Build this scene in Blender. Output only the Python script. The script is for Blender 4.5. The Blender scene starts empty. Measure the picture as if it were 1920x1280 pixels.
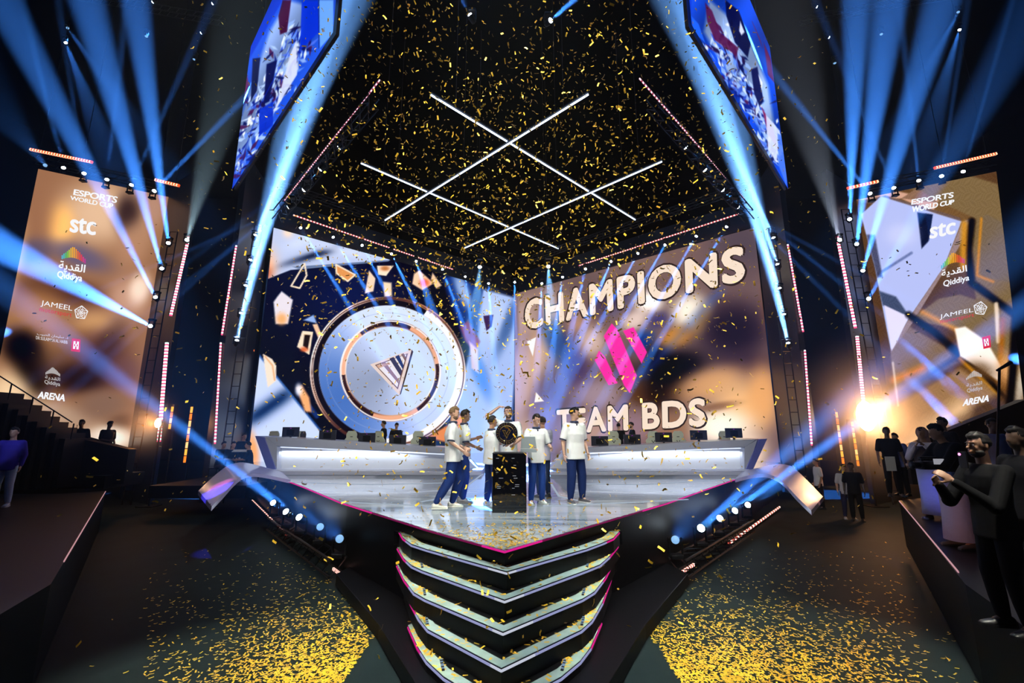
import bpy, bmesh, math, random
import numpy as np
from mathutils import Vector, Matrix, Quaternion
R = math.radians
rnd = random.Random(7)
S = bpy.context.scene
C = S.collection

# ---------------------------------------------------------------- camera, haze, exposure
F = 850.0                      # focal length in pixels of the 1920 px wide frame
TH = R(11.3)                   # the camera looks slightly up
EYE = Vector((0, 0, 1.38))     # the stage deck is z = 0
cam = bpy.data.cameras.new('camera'); cam_ob = bpy.data.objects.new('camera', cam); C.objects.link(cam_ob)
S.camera = cam_ob
cam.sensor_width = 36; cam.lens = 36 * F / 1920; cam.clip_start = .05; cam.clip_end = 300
cam_ob.location = EYE; cam_ob.rotation_euler = (math.pi / 2 + TH, 0, 0)
S.view_settings.view_transform = 'Standard'; S.view_settings.look = 'None'
S.view_settings.exposure = 0; S.view_settings.gamma = 1; S.view_settings.use_curve_mapping = False
HAZE = .0007
world = bpy.data.worlds.new('hall_air'); S.world = world; world.use_nodes = True
wn = world.node_tree
wn.nodes['Background'].inputs[0].default_value = (0.02, 0.03, 0.06, 1)
wn.nodes['Background'].inputs[1].default_value = 0.0
vs = wn.nodes.new('ShaderNodeVolumeScatter')
vs.inputs['Density'].default_value = HAZE; vs.inputs['Anisotropy'].default_value = .45
wn.links.new(vs.outputs[0], wn.nodes['World Output'].inputs['Volume'])
cy = S.cycles
cy.max_bounces = 4; cy.volume_bounces = 0; cy.diffuse_bounces = 2; cy.glossy_bounces = 3
cy.transparent_max_bounces = 6; cy.transmission_bounces = 3
cy.use_denoising = True; cy.sample_clamp_indirect = 4; cy.caustics_reflective = False; cy.caustics_refractive = False

def ray(px, py):
    x = px - 960; v = py - 640
    return Vector((x, F * math.cos(TH) + v * math.sin(TH), -v * math.cos(TH) + F * math.sin(TH)))
def P(px, py, d):              # the point seen at a pixel, d metres ahead of the camera
    r = ray(px, py); return EYE + r * (d / r.y)
def PZ(px, py, z):             # the point seen at a pixel at height z
    r = ray(px, py); return EYE + r * ((z - EYE.z) / r.z)
def PX(px, py, x):
    r = ray(px, py); return EYE + r * (x / r.x)
def proj(A):                   # world points (N,3) -> pixels
    A = np.asarray(A, float); x = A[:, 0]; y = A[:, 1]; z = A[:, 2] - EYE.z
    c, s = math.cos(TH), math.sin(TH)
    fw = y * c + z * s; up = -y * s + z * c
    return 960 + F * x / fw, 640 - F * up / fw
class Pane:                    # an upright plane through two ground points
    def __init__(s, a, b):
        s.o = Vector((a[0], a[1], 0)); s.u = Vector((b[0] - a[0], b[1] - a[1], 0)).normalized(); s.v = Vector((0, 0, 1))
        s.n = s.u.cross(s.v)
        if s.n.dot(EYE - s.o) < 0: s.n = -s.n
    def hit(s, px, py, off=0.0):
        r = ray(px, py); t = (s.o + s.n * off - EYE).dot(s.n) / r.dot(s.n); return EYE + r * t
    def uv(s, p): return ((p - s.o).dot(s.u), p.z)
    def at(s, u, z, off=0.0): return s.o + s.u * u + Vector((0, 0, z)) + s.n * off

# ---------------------------------------------------------------- materials
MATS = {}
def mat(name, col=(.5, .5, .5), rough=.5, metal=0.0, emit=None, es=1.0, noise=0.0, nscale=20.0, coat=0.0, spec=.5, bump=0.0):
    if name in MATS: return MATS[name]
    m = bpy.data.materials.new(name); m.use_nodes = True; nt = m.node_tree; b = nt.nodes['Principled BSDF']
    b.inputs['Base Color'].default_value = (*col, 1); b.inputs['Roughness'].default_value = rough
    b.inputs['Metallic'].default_value = metal; b.inputs['Coat Weight'].default_value = coat
    b.inputs['Specular IOR Level'].default_value = spec
    if noise or bump:
        t = nt.nodes.new('ShaderNodeTexNoise'); t.inputs['Scale'].default_value = nscale; t.inputs['Detail'].default_value = 4
        tc = nt.nodes.new('ShaderNodeTexCoord'); nt.links.new(tc.outputs['Object'], t.inputs['Vector'])
        if noise:
            mx = nt.nodes.new('ShaderNodeMix'); mx.data_type = 'RGBA'
            mx.inputs[6].default_value = (*[c * (1 - noise) for c in col], 1)
            mx.inputs[7].default_value = (*[min(1, c * (1 + noise)) for c in col], 1)
            nt.links.new(t.outputs['Fac'], mx.inputs[0]); nt.links.new(mx.outputs[2], b.inputs['Base Color'])
        if bump:
            bp = nt.nodes.new('ShaderNodeBump'); bp.inputs['Strength'].default_value = bump; bp.inputs['Distance'].default_value = .02
            nt.links.new(t.outputs['Fac'], bp.inputs['Height']); nt.links.new(bp.outputs[0], b.inputs['Normal'])
    if emit:
        b.inputs['Emission Color'].default_value = (*emit, 1); b.inputs['Emission Strength'].default_value = es
        m.cycles.emission_sampling = 'NONE'
    MATS[name] = m; return m
def led_mat(name='led_pixels', strength=1.0):   # light-emitting pixels, colour per vertex
    if name in MATS: return MATS[name]
    m = bpy.data.materials.new(name); m.use_nodes = True; nt = m.node_tree; b = nt.nodes['Principled BSDF']
    b.inputs['Base Color'].default_value = (.0015, .0015, .0015, 1); b.inputs['Roughness'].default_value = .7; b.inputs['Specular IOR Level'].default_value = .05
    a = nt.nodes.new('ShaderNodeVertexColor'); a.layer_name = 'Col'
    nt.links.new(a.outputs['Color'], b.inputs['Emission Color']); b.inputs['Emission Strength'].default_value = strength
    m.cycles.emission_sampling = 'NONE'; MATS[name] = m; return m
def lin(c):
    c = np.clip(np.asarray(c, float), 0, 1); return np.where(c <= .04045, c / 12.92, ((c + .055) / 1.055) ** 2.4)
def rgb(r, g, b): return tuple(float(x) for x in lin((r / 255, g / 255, b / 255)))

BLACK = mat('black_paint', (.002, .002, .003), .45, spec=.2)
MATTE = mat('dark_fabric_wall', (.0015, .0015, .002), .95, noise=.3, nscale=3, spec=.1)
METAL = mat('dark_metal', (.010, .010, .014), .4, .6)

# ---------------------------------------------------------------- object helpers
def link(o, parent=None):
    C.objects.link(o)
    if parent is not None: o.parent = parent
    return o
def tag(o, label=None, cat=None, group=None, kind=None):
    if label: o['label'] = label
    if cat: o['category'] = cat
    if group: o['group'] = group
    if kind: o['kind'] = kind
    return o
def empty(name, loc=(0, 0, 0), rot=(0, 0, 0), label=None, cat=None, group=None):
    o = bpy.data.objects.new(name, None); o.location = loc; o.rotation_euler = rot; o.empty_display_size = .1
    C.objects.link(o); return tag(o, label, cat, group)
def mesh_ob(name, verts, faces, m, parent=None, smooth=False, local=True):
    me = bpy.data.meshes.new(name); me.from_pydata([tuple(v) for v in verts], [], faces); me.update()
    if m is not None: me.materials.append(m)
    if smooth: me.polygons.foreach_set('use_smooth', [True] * len(me.polygons))
    o = bpy.data.objects.new(name, me); link(o, parent)
    if parent is not None and not local: o.matrix_parent_inverse = Matrix.LocRotScale(parent.location, parent.rotation_euler, None).inverted()
    return o
class MB:                      # collects shapes; build() links them as one mesh object
    def __init__(s): s.v = []; s.f = []; s.c = []; s.col = (1, 1, 1)
    def add(s, vs, fs):
        n = len(s.v); s.v += [Vector(v) for v in vs]; s.f += [[i + n for i in f] for f in fs]; s.c += [s.col] * len(fs); return s
    def box(s, lo, hi, M=None):
        p = [Vector((x, y, z)) for z in (lo[2], hi[2]) for y in (lo[1], hi[1]) for x in (lo[0], hi[0])]
        if M: p = [M @ q for q in p]
        return s.add(p, [(0, 2, 3, 1), (4, 5, 7, 6), (0, 1, 5, 4), (2, 6, 7, 3), (0, 4, 6, 2), (1, 3, 7, 5)])
    def bar(s, a, b, w, h, up=(0, 0, 1), n=1):
        a = Vector(a); b = Vector(b); d = (b - a).normalized(); q = d.cross(Vector(up))
        if q.length < 1e-4: q = Vector((1, 0, 0))
        q.normalize(); r = q.cross(d)
        for i in range(n):
            p0 = a.lerp(b, i / n); p1 = a.lerp(b, (i + 1) / n)
            vs = [p + q * (sx * w / 2) + r * (sy * h / 2) for p in (p0, p1) for sx, sy in ((-1, -1), (1, -1), (1, 1), (-1, 1))]
            fs = [(0, 1, 5, 4), (1, 2, 6, 5), (2, 3, 7, 6), (3, 0, 4, 7)]
            if i == 0: fs.append((3, 2, 1, 0))
            if i == n - 1: fs.append((4, 5, 6, 7))
            s.add(vs, fs)
        return s
    def tube(s, pts, r, seg=8, caps=True):
        pts = [Vector(p) for p in pts]; rr = r if isinstance(r, (list, tuple)) else [r] * len(pts); rings = []
        d0 = (pts[1] - pts[0]).normalized(); ref = Vector((0, 0, 1)) if abs(d0.z) < .9 else Vector((1, 0, 0)); q = d0.cross(ref).normalized()
        n0 = len(s.v); vs = []; fs = []
        for i, p in enumerate(pts):
            d = (pts[min(i + 1, len(pts) - 1)] - pts[max(i - 1, 0)]).normalized()
            q = (q - d * q.dot(d)).normalized(); w = d.cross(q)
            vs += [p + (q * math.cos(k * 2 * math.pi / seg) + w * math.sin(k * 2 * math.pi / seg)) * rr[i] for k in range(seg)]
        for i in range(len(pts) - 1):
            for k in range(seg):
                a = i * seg + k; b = i * seg + (k + 1) % seg; fs.append((a, b, b + seg, a + seg))
        if caps: fs.append(tuple(range(seg - 1, -1, -1))); fs.append(tuple((len(pts) - 1) * seg + k for k in range(seg)))
        return s.add(vs, fs)
    def lathe(s, prof, seg=20, M=None):   # (radius, z) profile about z
        vs = []; fs = []
        for r, z in prof: vs += [Vector((r * math.cos(k * 2 * math.pi / seg), r * math.sin(k * 2 * math.pi / seg), z)) for k in range(seg)]
        for i in range(len(prof) - 1):
            for k in range(seg):
                a = i * seg + k; b = i * seg + (k + 1) % seg; fs.append((a, b, b + seg, a + seg))
        fs.append(tuple(range(seg - 1, -1, -1))); fs.append(tuple((len(prof) - 1) * seg + k for k in range(seg)))
        if M: vs = [M @ v for v in vs]
        return s.add(vs, fs)
    def ell(s, c, r, M=None, nu=14, nv=9, fn=None):
        c = Vector(c); vs = []; fs = []
        for j in range(1, nv):
            t = math.pi * j / nv
            for i in range(nu):
                a = 2 * math.pi * i / nu; d = Vector((math.sin(t) * math.cos(a), math.sin(t) * math.sin(a), math.cos(t)))
                k = fn(d) if fn else 1; vs.append(Vector((d.x * r[0] * k, d.y * r[1] * k, d.z * r[2] * k)))
        k = fn(Vector((0, 0, 1))) if fn else 1; k2 = fn(Vector((0, 0, -1))) if fn else 1
        vs += [Vector((0, 0, r[2] * k)), Vector((0, 0, -r[2] * k2))]; T = len(vs) - 2
        for j in range(nv - 2):
            for i in range(nu):
                a = j * nu + i; b = j * nu + (i + 1) % nu; fs.append((a, a + nu, b + nu, b))
        for i in range(nu):
            fs.append((T, i, (i + 1) % nu)); fs.append((T + 1, (nv - 2) * nu + (i + 1) % nu, (nv - 2) * nu + i))
        if M: vs = [M @ v for v in vs]
        return s.add([v + c for v in vs], fs)
    def cap(s, a, b, r1, r2, seg=10):     # tapered capsule
        a = Vector(a); b = Vector(b); d = b - a; L = d.length or 1e-4; d = d / L
        pts = []; rr = []
        for k in range(4):
            t = math.pi / 2 * (k / 3.0); pts.append(a - d * r1 * math.cos(t)); rr.append(max(1e-4, r1 * math.sin(t)))
        for k in range(4):
            t = math.pi / 2 * (k / 3.0); pts.append(b + d * r2 * math.sin(t)); rr.append(max(1e-4, r2 * math.cos(t)))
        rr[0] = max(rr[0], r1 * .05); rr[-1] = max(rr[-1], r2 * .05)
        return s.tube(pts, rr, seg)
    def prism(s, poly, d):                # polygon (3-D points) pushed along d
        n = len(poly); d = Vector(d); vs = [Vector(p) for p in poly] + [Vector(p) + d for p in poly]
        return s.add(vs, [tuple(range(n))[::-1], tuple(range(n, 2 * n))] + [(i, (i + 1) % n, (i + 1) % n + n, i + n) for i in range(n)])
    def mesh(s, name, m, smooth=False, colour=False):
        me = bpy.data.meshes.new(name); me.from_pydata([tuple(v) for v in s.v], [], s.f); me.update()
        if m is not None: me.materials.append(m)
        if colour:
            ca = me.color_attributes.new('Col', 'FLOAT_COLOR', 'CORNER'); a = []
            for p, c in zip(s.f, s.c):
                for _ in p: a += [c[0], c[1], c[2], 1.0]
            ca.data.foreach_set('color', a)
        if smooth: me.polygons.foreach_set('use_smooth', [True] * len(me.polygons))
        return me
    def build(s, name, m, parent=None, smooth=False, colour=False, bevel=0, world=False, fix=True):
        me = s.mesh(name, m, smooth, colour)
        if fix and not colour:
            b = bmesh.new(); b.from_mesh(me); bmesh.ops.recalc_face_normals(b, faces=b.faces); b.to_mesh(me); b.free()
        o = bpy.data.objects.new(name, me); link(o, parent)
        if world and parent is not None: o.matrix_parent_inverse = Matrix.LocRotScale(parent.location, parent.rotation_euler, None).inverted()
        if bevel:
            q = o.modifiers.new('edge', 'BEVEL'); q.width = bevel; q.segments = 2; q.limit_method = 'ANGLE'
        return o
def copy_tree(o, parent=None):
    c = o.copy(); C.objects.link(c)
    if parent is not None: c.parent = parent
    for ch in list(o.children):
        if ch.type != 'LIGHT': copy_tree(ch, c)
    return c

# ---------------------------------------------------------------- pictures shown by the LED walls
class Pic:                     # colour (display values) evaluated at points; x, y are picture coordinates
    def __init__(s, x, y, base): s.x = x; s.y = y; s.c = np.tile(np.array(base, float) / 255, (len(x), 1))
    def mix(s, a, col):
        a = np.clip(a, 0, 1)[:, None]; s.c = s.c * (1 - a) + np.array(col, float) / 255 * a; return s
    def blob(s, cx, cy, rx, ry, col, k=1.0, ang=0, p=3):
        t = R(ang); dx = s.x - cx; dy = s.y - cy; a = (dx * math.cos(t) + dy * math.sin(t)) / rx; b = (-dx * math.sin(t) + dy * math.cos(t)) / ry
        return s.mix(k * np.exp(-(a * a + b * b) ** (p / 2)), col)
    def sd(s, pts):            # signed distance to a polygon, inside positive
        n = len(pts); d = np.full(len(s.x), 1e9); ins = np.zeros(len(s.x), bool)
        for i in range(n):
            x0, y0 = pts[i]; x1, y1 = pts[(i + 1) % n]; ex, ey = x1 - x0, y1 - y0
            t = np.clip(((s.x - x0) * ex + (s.y - y0) * ey) / (ex * ex + ey * ey + 1e-9), 0, 1)
            d = np.minimum(d, np.hypot(s.x - x0 - t * ex, s.y - y0 - t * ey))
            if y0 != y1:
                c = ((y0 > s.y) != (y1 > s.y)) & (s.x < (x1 - x0) * (s.y - y0) / (y1 - y0) + x0); ins ^= c
        return np.where(ins, d, -d)
    def poly(s, pts, col, soft=1.0, k=1.0): return s.mix(k * np.clip(s.sd(pts) / soft + .5, 0, 1), col)
    def line(s, pts, col, w, soft=1.0, k=1.0, closed=True):
        d = np.abs(s.sd(pts)) if closed else s.seg(pts)
        return s.mix(k * np.clip((w / 2 - d) / soft + .5, 0, 1), col)
    def seg(s, pts):
        d = np.full(len(s.x), 1e9)
        for (x0, y0), (x1, y1) in zip(pts[:-1], pts[1:]):
            ex, ey = x1 - x0, y1 - y0; t = np.clip(((s.x - x0) * ex + (s.y - y0) * ey) / (ex * ex + ey * ey + 1e-9), 0, 1)
            d = np.minimum(d, np.hypot(s.x - x0 - t * ex, s.y - y0 - t * ey))
        return d
    def ring(s, cx, cy, rx, ry, r0, r1, fn, soft=1.0, k=1.0):   # fn: colour, or a function of the angle
        dx = (s.x - cx) / rx; dy = (s.y - cy) / ry; r = np.hypot(dx, dy) * rx; a = np.clip((r - r0) / soft + .5, 0, 1) * np.clip((r1 - r) / soft + .5, 0, 1) * k
        if callable(fn): col = fn(np.degrees(np.arctan2(dy, dx)), r) / 255.0
        else: col = np.tile(np.array(fn, float) / 255, (len(s.x), 1))
        a = a[:, None]; s.c = s.c * (1 - a) + col * a; return s
def screen_grid(name, pane, quad, nu, nv, paint, parent, base, off=.03, strength=1.0):
    """a panel of LED pixels on an upright plane; quad = (u0,u1,z0,z1) in the plane or four (u,z) corners bl, br, tr, tl"""
    bl, br, tr, tl = quad
    U, V = np.meshgrid(np.linspace(0, 1, nu + 1), np.linspace(0, 1, nv + 1)); U = U.ravel(); V = V.ravel()
    def bi(k): return (bl[k] * (1 - U) + br[k] * U) * (1 - V) + (tl[k] * (1 - U) + tr[k] * U) * V
    u = bi(0); z = bi(1); o = np.array(pane.o) + np.array(pane.n) * off
    pos = o[None] + u[:, None] * np.array(pane.u)[None] + z[:, None] * np.array(pane.v)[None]
    x, y = proj(pos); pic = Pic(x, y, base); paint(pic)
    g = pic.c.mean(1, keepdims=True); pic.c = np.clip(g + (pic.c - g) * 1.05, 0, 1); pic.c = np.clip(.47 + (pic.c - .47) * 1.22, 0, 1)
    idx = np.arange((nu + 1) * (nv + 1)).reshape(nv + 1, nu + 1)
    q = np.stack([idx[:-1, :-1], idx[:-1, 1:], idx[1:, 1:], idx[1:, :-1]], -1).reshape(-1, 4)
    me = bpy.data.meshes.new(name); me.vertices.add(len(pos)); me.vertices.foreach_set('co', pos.ravel())
    me.loops.add(q.size); me.loops.foreach_set('vertex_index', q.ravel()); me.polygons.add(len(q))
    me.polygons.foreach_set('loop_start', np.arange(len(q)) * 4); me.update(calc_edges=True); me.validate()
    ca = me.color_attributes.new('Col', 'FLOAT_COLOR', 'POINT'); L = np.ones((len(pos), 4)); L[:, :3] = lin(pic.c)
    ca.data.foreach_set('color', L.ravel()); me.materials.append(led_mat('led_pixels', strength))
    o = bpy.data.objects.new(name, me); link(o, parent); return o
def text_mesh(body, bold=0.0, space=1.0):
    cu = bpy.data.curves.new('t', 'FONT'); cu.body = body; cu.size = 1; cu.offset = bold; cu.space_character = space; cu.resolution_u = 4
    ob = bpy.data.objects.new('t', cu); C.objects.link(ob); dg = bpy.context.evaluated_depsgraph_get(); dg.update()
    me = bpy.data.meshes.new_from_object(ob.evaluated_get(dg)); C.objects.unlink(ob)
    vs = [(v.co.x, v.co.y) for v in me.vertices]; fs = [tuple(p.vertices) for p in me.polygons]
    bpy.data.objects.remove(ob); bpy.data.meshes.remove(me); return vs, fs
def text_on(mb, pane, body, quad, col, bold=0.0, off=.05, space=1.0, ref=None):
    """lettering whose box fills quad = bottom-left, bottom-right, top-right, top-left (picture points on the pane)"""
    vs, fs = text_mesh(body, 0, space)
    rv = vs if ref is None else text_mesh(ref, 0, space)[0]
    x0 = min(v[0] for v in vs); x1 = max(v[0] for v in vs); y0 = min(v[1] for v in rv); y1 = max(v[1] for v in rv)
    c = [pane.uv(pane.hit(*q)) for q in quad]; out = []
    for x, y in vs:
        a = (x - x0) / (x1 - x0); b = (y - y0) / (y1 - y0)
        u = (c[0][0] * (1 - a) + c[1][0] * a) * (1 - b) + (c[3][0] * (1 - a) + c[2][0] * a) * b
        z = (c[0][1] * (1 - a) + c[1][1] * a) * (1 - b) + (c[3][1] * (1 - a) + c[2][1] * a) * b
        out.append((u, z))
    k = bold * abs(c[3][1] - c[0][1]) * .9
    mb.col = rgb(*col)
    for i, (sx, sz) in enumerate([(0, 0), (1, 0), (-1, 0), (0, 1), (0, -1), (.7, .7), (-.7, .7), (.7, -.7), (-.7, -.7)] if bold else [(0, 0)]):
        mb.add([pane.at(u + sx * k, z + sz * k, off + i * .0004) for u, z in out], fs)
    return mb
def poly_on(mb, pane, pts, col, off=.05):
    mb.col = rgb(*col); mb.add([pane.hit(*p, off) for p in pts], [tuple(range(len(pts)))]); return mb
def stroke_on(mb, pane, pts, w, col, off=.05):
    for (x0, y0), (x1, y1) in zip(pts[:-1], pts[1:]):
        L = math.hypot(x1 - x0, y1 - y0) or 1; nx, ny = -(y1 - y0) / L * w / 2, (x1 - x0) / L * w / 2
        poly_on(mb, pane, [(x0 + nx, y0 + ny), (x1 + nx, y1 + ny), (x1 - nx, y1 - ny), (x0 - nx, y0 - ny)], col, off)

# ---------------------------------------------------------------- lights of the house (unseen wash and confetti spots added behind and above the camera)
FLOOR = -1.38
def house_spot(loc, aim, watts, ang, col, blend=.6, size=.25):
    t = empty('unseen_spotlight', loc)
    d = (Vector(aim) - Vector(loc)).to_track_quat('-Z', 'Y')
    t.rotation_euler = d.to_euler()
    b = MB().lathe([(.10, .28), (.13, .25), (.13, -.1), (.17, -.2), (.17, -.24), (.15, -.24), (.13, -.12)], 16); b.build('housing', BLACK, t, True)
    MB().box((-.22, -.02, -.03), (-.18, .02, .5)).box((.18, -.02, -.03), (.22, .02, .5)).box((-.22, -.02, .46), (.22, .02, .5)).build('yoke', METAL, t)
    MB().lathe([(.001, -.13), (.12, -.13), (.12, -.115), (.001, -.115)], 16).build('lens', mat('spot_lens', (.1, .1, .1), .2, emit=col, es=20), t)
    l = bpy.data.lights.new('spot_beam', 'SPOT'); l.energy = watts; l.color = col; l.spot_size = R(ang); l.spot_blend = blend; l.shadow_soft_size = size
    o = bpy.data.objects.new('spot_beam', l); C.objects.link(o); o.parent = t; o.location = (0, 0, -.3)
    return t
HS = [((-7, -3, 9), (0, 9, .5), 1700, 40, (.95, .97, 1), 'added unseen spotlight washing the stage front, on the far left'),
      ((7, -3, 9), (0, 9, .5), 1700, 40, (.95, .97, 1), 'added unseen spotlight washing the stage front, on the far right'),
      ((-4, -1, 13), (-1, 9, 6), 5200, 62, (1, .96, .84), 'wide warm unseen spotlight added to light the confetti, left of the pair'),
      ((4, -1, 13), (1, 9, 6), 5200, 62, (1, .96, .84), 'wide warm unseen spotlight added to light the confetti, right of the pair'),
      ((-3.5, 3, 10), (-2.6, 5.2, FLOOR), 8500, 30, (1, .97, .8), 'downlight spotlight over the confetti pool left of the steps'),
      ((3.5, 3, 10), (3.2, 5.6, FLOOR), 8500, 32, (1, .97, .8), 'downlight spotlight over the confetti pool right of the steps'),
      ((0, 4.5, 12), (0, 7.5, 0), 3600, 34, (.85, 1, .9), 'greenish downlight spotlight over the stage apex and steps')]
for loc, aim, w_, an, c_, lb in HS:
    t = house_spot(loc, aim, w_, an, c_); tag(t, lb, 'spotlight', 'front of house spotlights')

# ---------------------------------------------------------------- hall shell
def struct(name, mb, m, **k):
    o = mb.build(name, m, **k); o['kind'] = 'structure'; return o
floor_m = mat('hall_floor', (.012, .019, .021), .62, noise=.4, nscale=1.5, spec=.04)
struct('floor', MB().box((-42, -8, FLOOR - .3), (42, 47, FLOOR)), floor_m)
struct('ceiling', MB().box((-42, -8, 27), (42, 47, 27.3)), MATTE)
struct('wall_back', MB().box((-42, 46.5, FLOOR), (42, 47, 27)), MATTE)
struct('wall_front', MB().box((-42, -8, FLOOR), (42, -7.5, 27)), MATTE)
struct('wall_left', MB().box((-42, -7.5, FLOOR), (-41.5, 46.5, 27)), MATTE)
struct('wall_right', MB().box((41.5, -7.5, FLOOR), (42, 46.5, 27)), MATTE)

# ---------------------------------------------------------------- stage deck
APEX = (946, 1031)
deck_px = [APEX, (800, 991), (640, 941), (575, 914), (522, 894)]
deck_px_r = [(1100, 986), (1250, 942), (1330, 914), (1392, 893)]
edge = [PZ(x, y, 0) for x, y in deck_px[::-1]] + [PZ(x, y, 0) for x, y in deck_px_r]
edge_left = edge[0]; edge_right = edge[-1]
outline = edge + [Vector((12.6, 22.0, 0)), Vector((.2, 34, 0)), Vector((-12.4, 22.0, 0))]
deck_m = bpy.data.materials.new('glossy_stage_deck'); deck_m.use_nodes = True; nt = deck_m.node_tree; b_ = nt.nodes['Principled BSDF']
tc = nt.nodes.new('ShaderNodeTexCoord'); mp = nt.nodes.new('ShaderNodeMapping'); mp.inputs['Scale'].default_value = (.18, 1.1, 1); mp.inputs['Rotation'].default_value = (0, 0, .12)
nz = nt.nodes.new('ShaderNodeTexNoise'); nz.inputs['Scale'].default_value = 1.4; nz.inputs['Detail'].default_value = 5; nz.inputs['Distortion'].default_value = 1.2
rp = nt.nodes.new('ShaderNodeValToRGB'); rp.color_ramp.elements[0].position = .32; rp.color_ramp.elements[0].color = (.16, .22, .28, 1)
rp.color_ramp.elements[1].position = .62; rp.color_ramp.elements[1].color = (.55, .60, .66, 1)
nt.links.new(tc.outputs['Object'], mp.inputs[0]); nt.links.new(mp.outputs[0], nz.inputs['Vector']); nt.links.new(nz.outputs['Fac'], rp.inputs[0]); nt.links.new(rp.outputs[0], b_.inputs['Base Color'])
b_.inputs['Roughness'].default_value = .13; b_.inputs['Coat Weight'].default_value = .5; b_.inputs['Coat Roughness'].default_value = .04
stage = empty('stage', (0, 8, 0), label='large V-fronted glossy pale stage deck with magenta lit edge', cat='stage')
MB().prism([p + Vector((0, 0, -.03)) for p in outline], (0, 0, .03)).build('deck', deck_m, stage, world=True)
MB().prism([p + (Vector((0, 12, 0)) - p).normalized() * .12 + Vector((0, 0, FLOOR - p.z)) for p in outline], (0, 0, -FLOOR - .031)).build('skirt', BLACK, stage, world=True)
def led_line(pts, cols, w, h, name, parent, m=None, n=10):
    """square light line along points; cols(t) colour along it"""
    mb = MB(); tot = sum((pts[i + 1] - pts[i]).length for i in range(len(pts) - 1)); run = 0
    for a, b in zip(pts[:-1], pts[1:]):
        L = (b - a).length; k = max(1, int(round(n * L / tot)))
        for i in range(k):
            mb.col = cols((run + L * (i + .5) / k) / tot); mb.bar(a.lerp(b, i / k), a.lerp(b, (i + 1) / k), w, h)
        run += L
    return mb.build(name, m or led_mat('led_tube', 1.6), parent, colour=True, world=True)
MAG = rgb(235, 30, 150); WHT = rgb(225, 235, 255); PNK = rgb(255, 120, 190)
led_line([p + Vector((0, -.015, -.02)) for p in edge], lambda t: tuple(c * (.12 + .4 * (abs(t - .5) > .16 or abs(t - .5) < .02)) for c in MAG), .014, .02, 'edge_light', stage, n=60)
# light lines set into the deck
for k, pts in enumerate([[(640, 940), (700, 944), (860, 950)], [(1018, 948), (1150, 943), (1290, 936)], [(905, 888), (850, 930), (790, 940)], [(1022, 888), (1048, 930), (1110, 944)],
                         [(540, 903), (700, 908), (830, 905)], [(1070, 906), (1200, 908), (1390, 897)]]):
    led_line([PZ(x, y, .004) for x, y in pts], lambda t: rgb(205, 220, 240), .045, .012, 'inlaid_light_line', stage, led_mat('soft_led', .55), n=6)
# centre desk plinth on the deck
struct_pl = mat('pale_stage_board', (.42, .43, .52), .3, coat=.2)
MB().box((-8.2, 15.35, 0), (-1.0, 18.2, .13)).box((1.15, 15.35, 0), (8.15, 18.2, .13)).build('desk_riser', struct_pl, stage, world=True, bevel=.02)

# ---------------------------------------------------------------- chevron steps
STEP_PX = [[(747, 993), (756, 1008), (772, 1020), (800, 1029), (950, 1071), (1100, 1028), (1130, 1017), (1150, 1008), (1161, 996)],
           [(745, 1026), (757, 1046), (772, 1060), (792, 1069), (946, 1124), (1100, 1068), (1125, 1058), (1143, 1042), (1159, 1022)],
           [(744, 1058), (758, 1086), (776, 1110), (797, 1122), (943, 1184), (1092, 1122), (1115, 1108), (1135, 1082), (1152, 1048)],
           [(758, 1096), (770, 1130), (785, 1158), (802, 1179), (940, 1252), (1090, 1180), (1110, 1162), (1130, 1128), (1146, 1084)],
           [(765, 1172), (783, 1212), (800, 1238), (832, 1268), (936, 1330), (1052, 1268), (1088, 1238), (1108, 1212), (1128, 1165)],
           [(772, 1250), (795, 1290), (815, 1315), (850, 1348), (934, 1400), (1030, 1350), (1075, 1310), (1098, 1280), (1118, 1240)]]
tread_m = mat('lit_band_teal', (.38, .52, .52), .28, .25, noise=.35, nscale=6)
stairs = empty('stage_steps', (0, 6, FLOOR), label='black chevron steps below the stage apex with white and magenta lit noses', cat='steps')
for k, px in enumerate(STEP_PX):
    z = -.21 * (k + 1); pts = [PZ(x, y, z) for x, y in px]
    back = 7.9 + .02 * k
    poly = [Vector((pts[0].x - .05, back, z))] + pts + [Vector((pts[-1].x + .05, back, z))]
    MB().prism([p + Vector((0, 0, -.205)) for p in poly], (0, 0, .18)).build('riser', BLACK, stairs, world=True)
    MB().prism([p + Vector((0, 0, -.025)) for p in poly], (0, 0, .025)).build('tread', BLACK, stairs, world=True)
    ins = [p + (Vector((0, 8, p.z)) - p).normalized() * .15 for p in pts]; nb = MB()
    for i in range(len(pts) - 1): nb.prism([pts[i], pts[i + 1], ins[i + 1], ins[i]], (0, 0, .004))
    nb.build('lit_nose_band', tread_m, stairs, world=True)  # pale teal colour stands in for the lit glass band
    led_line([p + Vector((0, -.015, -.02)) for p in pts], lambda t, e=(.37 if k < 2 else .33): MAG if abs(t - .5) > e else (rgb(170, 175, 225) if abs(t - .5) > .05 else rgb(225, 230, 250)), .012, .02, 'nose_light', stairs, led_mat('led_nose', .7), n=40)
    for sx in (0, 1):           # short marker lights on each step
        a = pts[3] if sx == 0 else pts[-4]
        if k: led_line([a + Vector((.02 if sx else -.02, .1, .01)), a + Vector((.08 if sx else -.08, .34, .01))], lambda t: rgb(150, 185, 230) if int(t * 8) % 2 else (.03, .04, .05), .03, .01, 'marker_light', stairs, led_mat('soft_led', .55), n=9)
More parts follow.
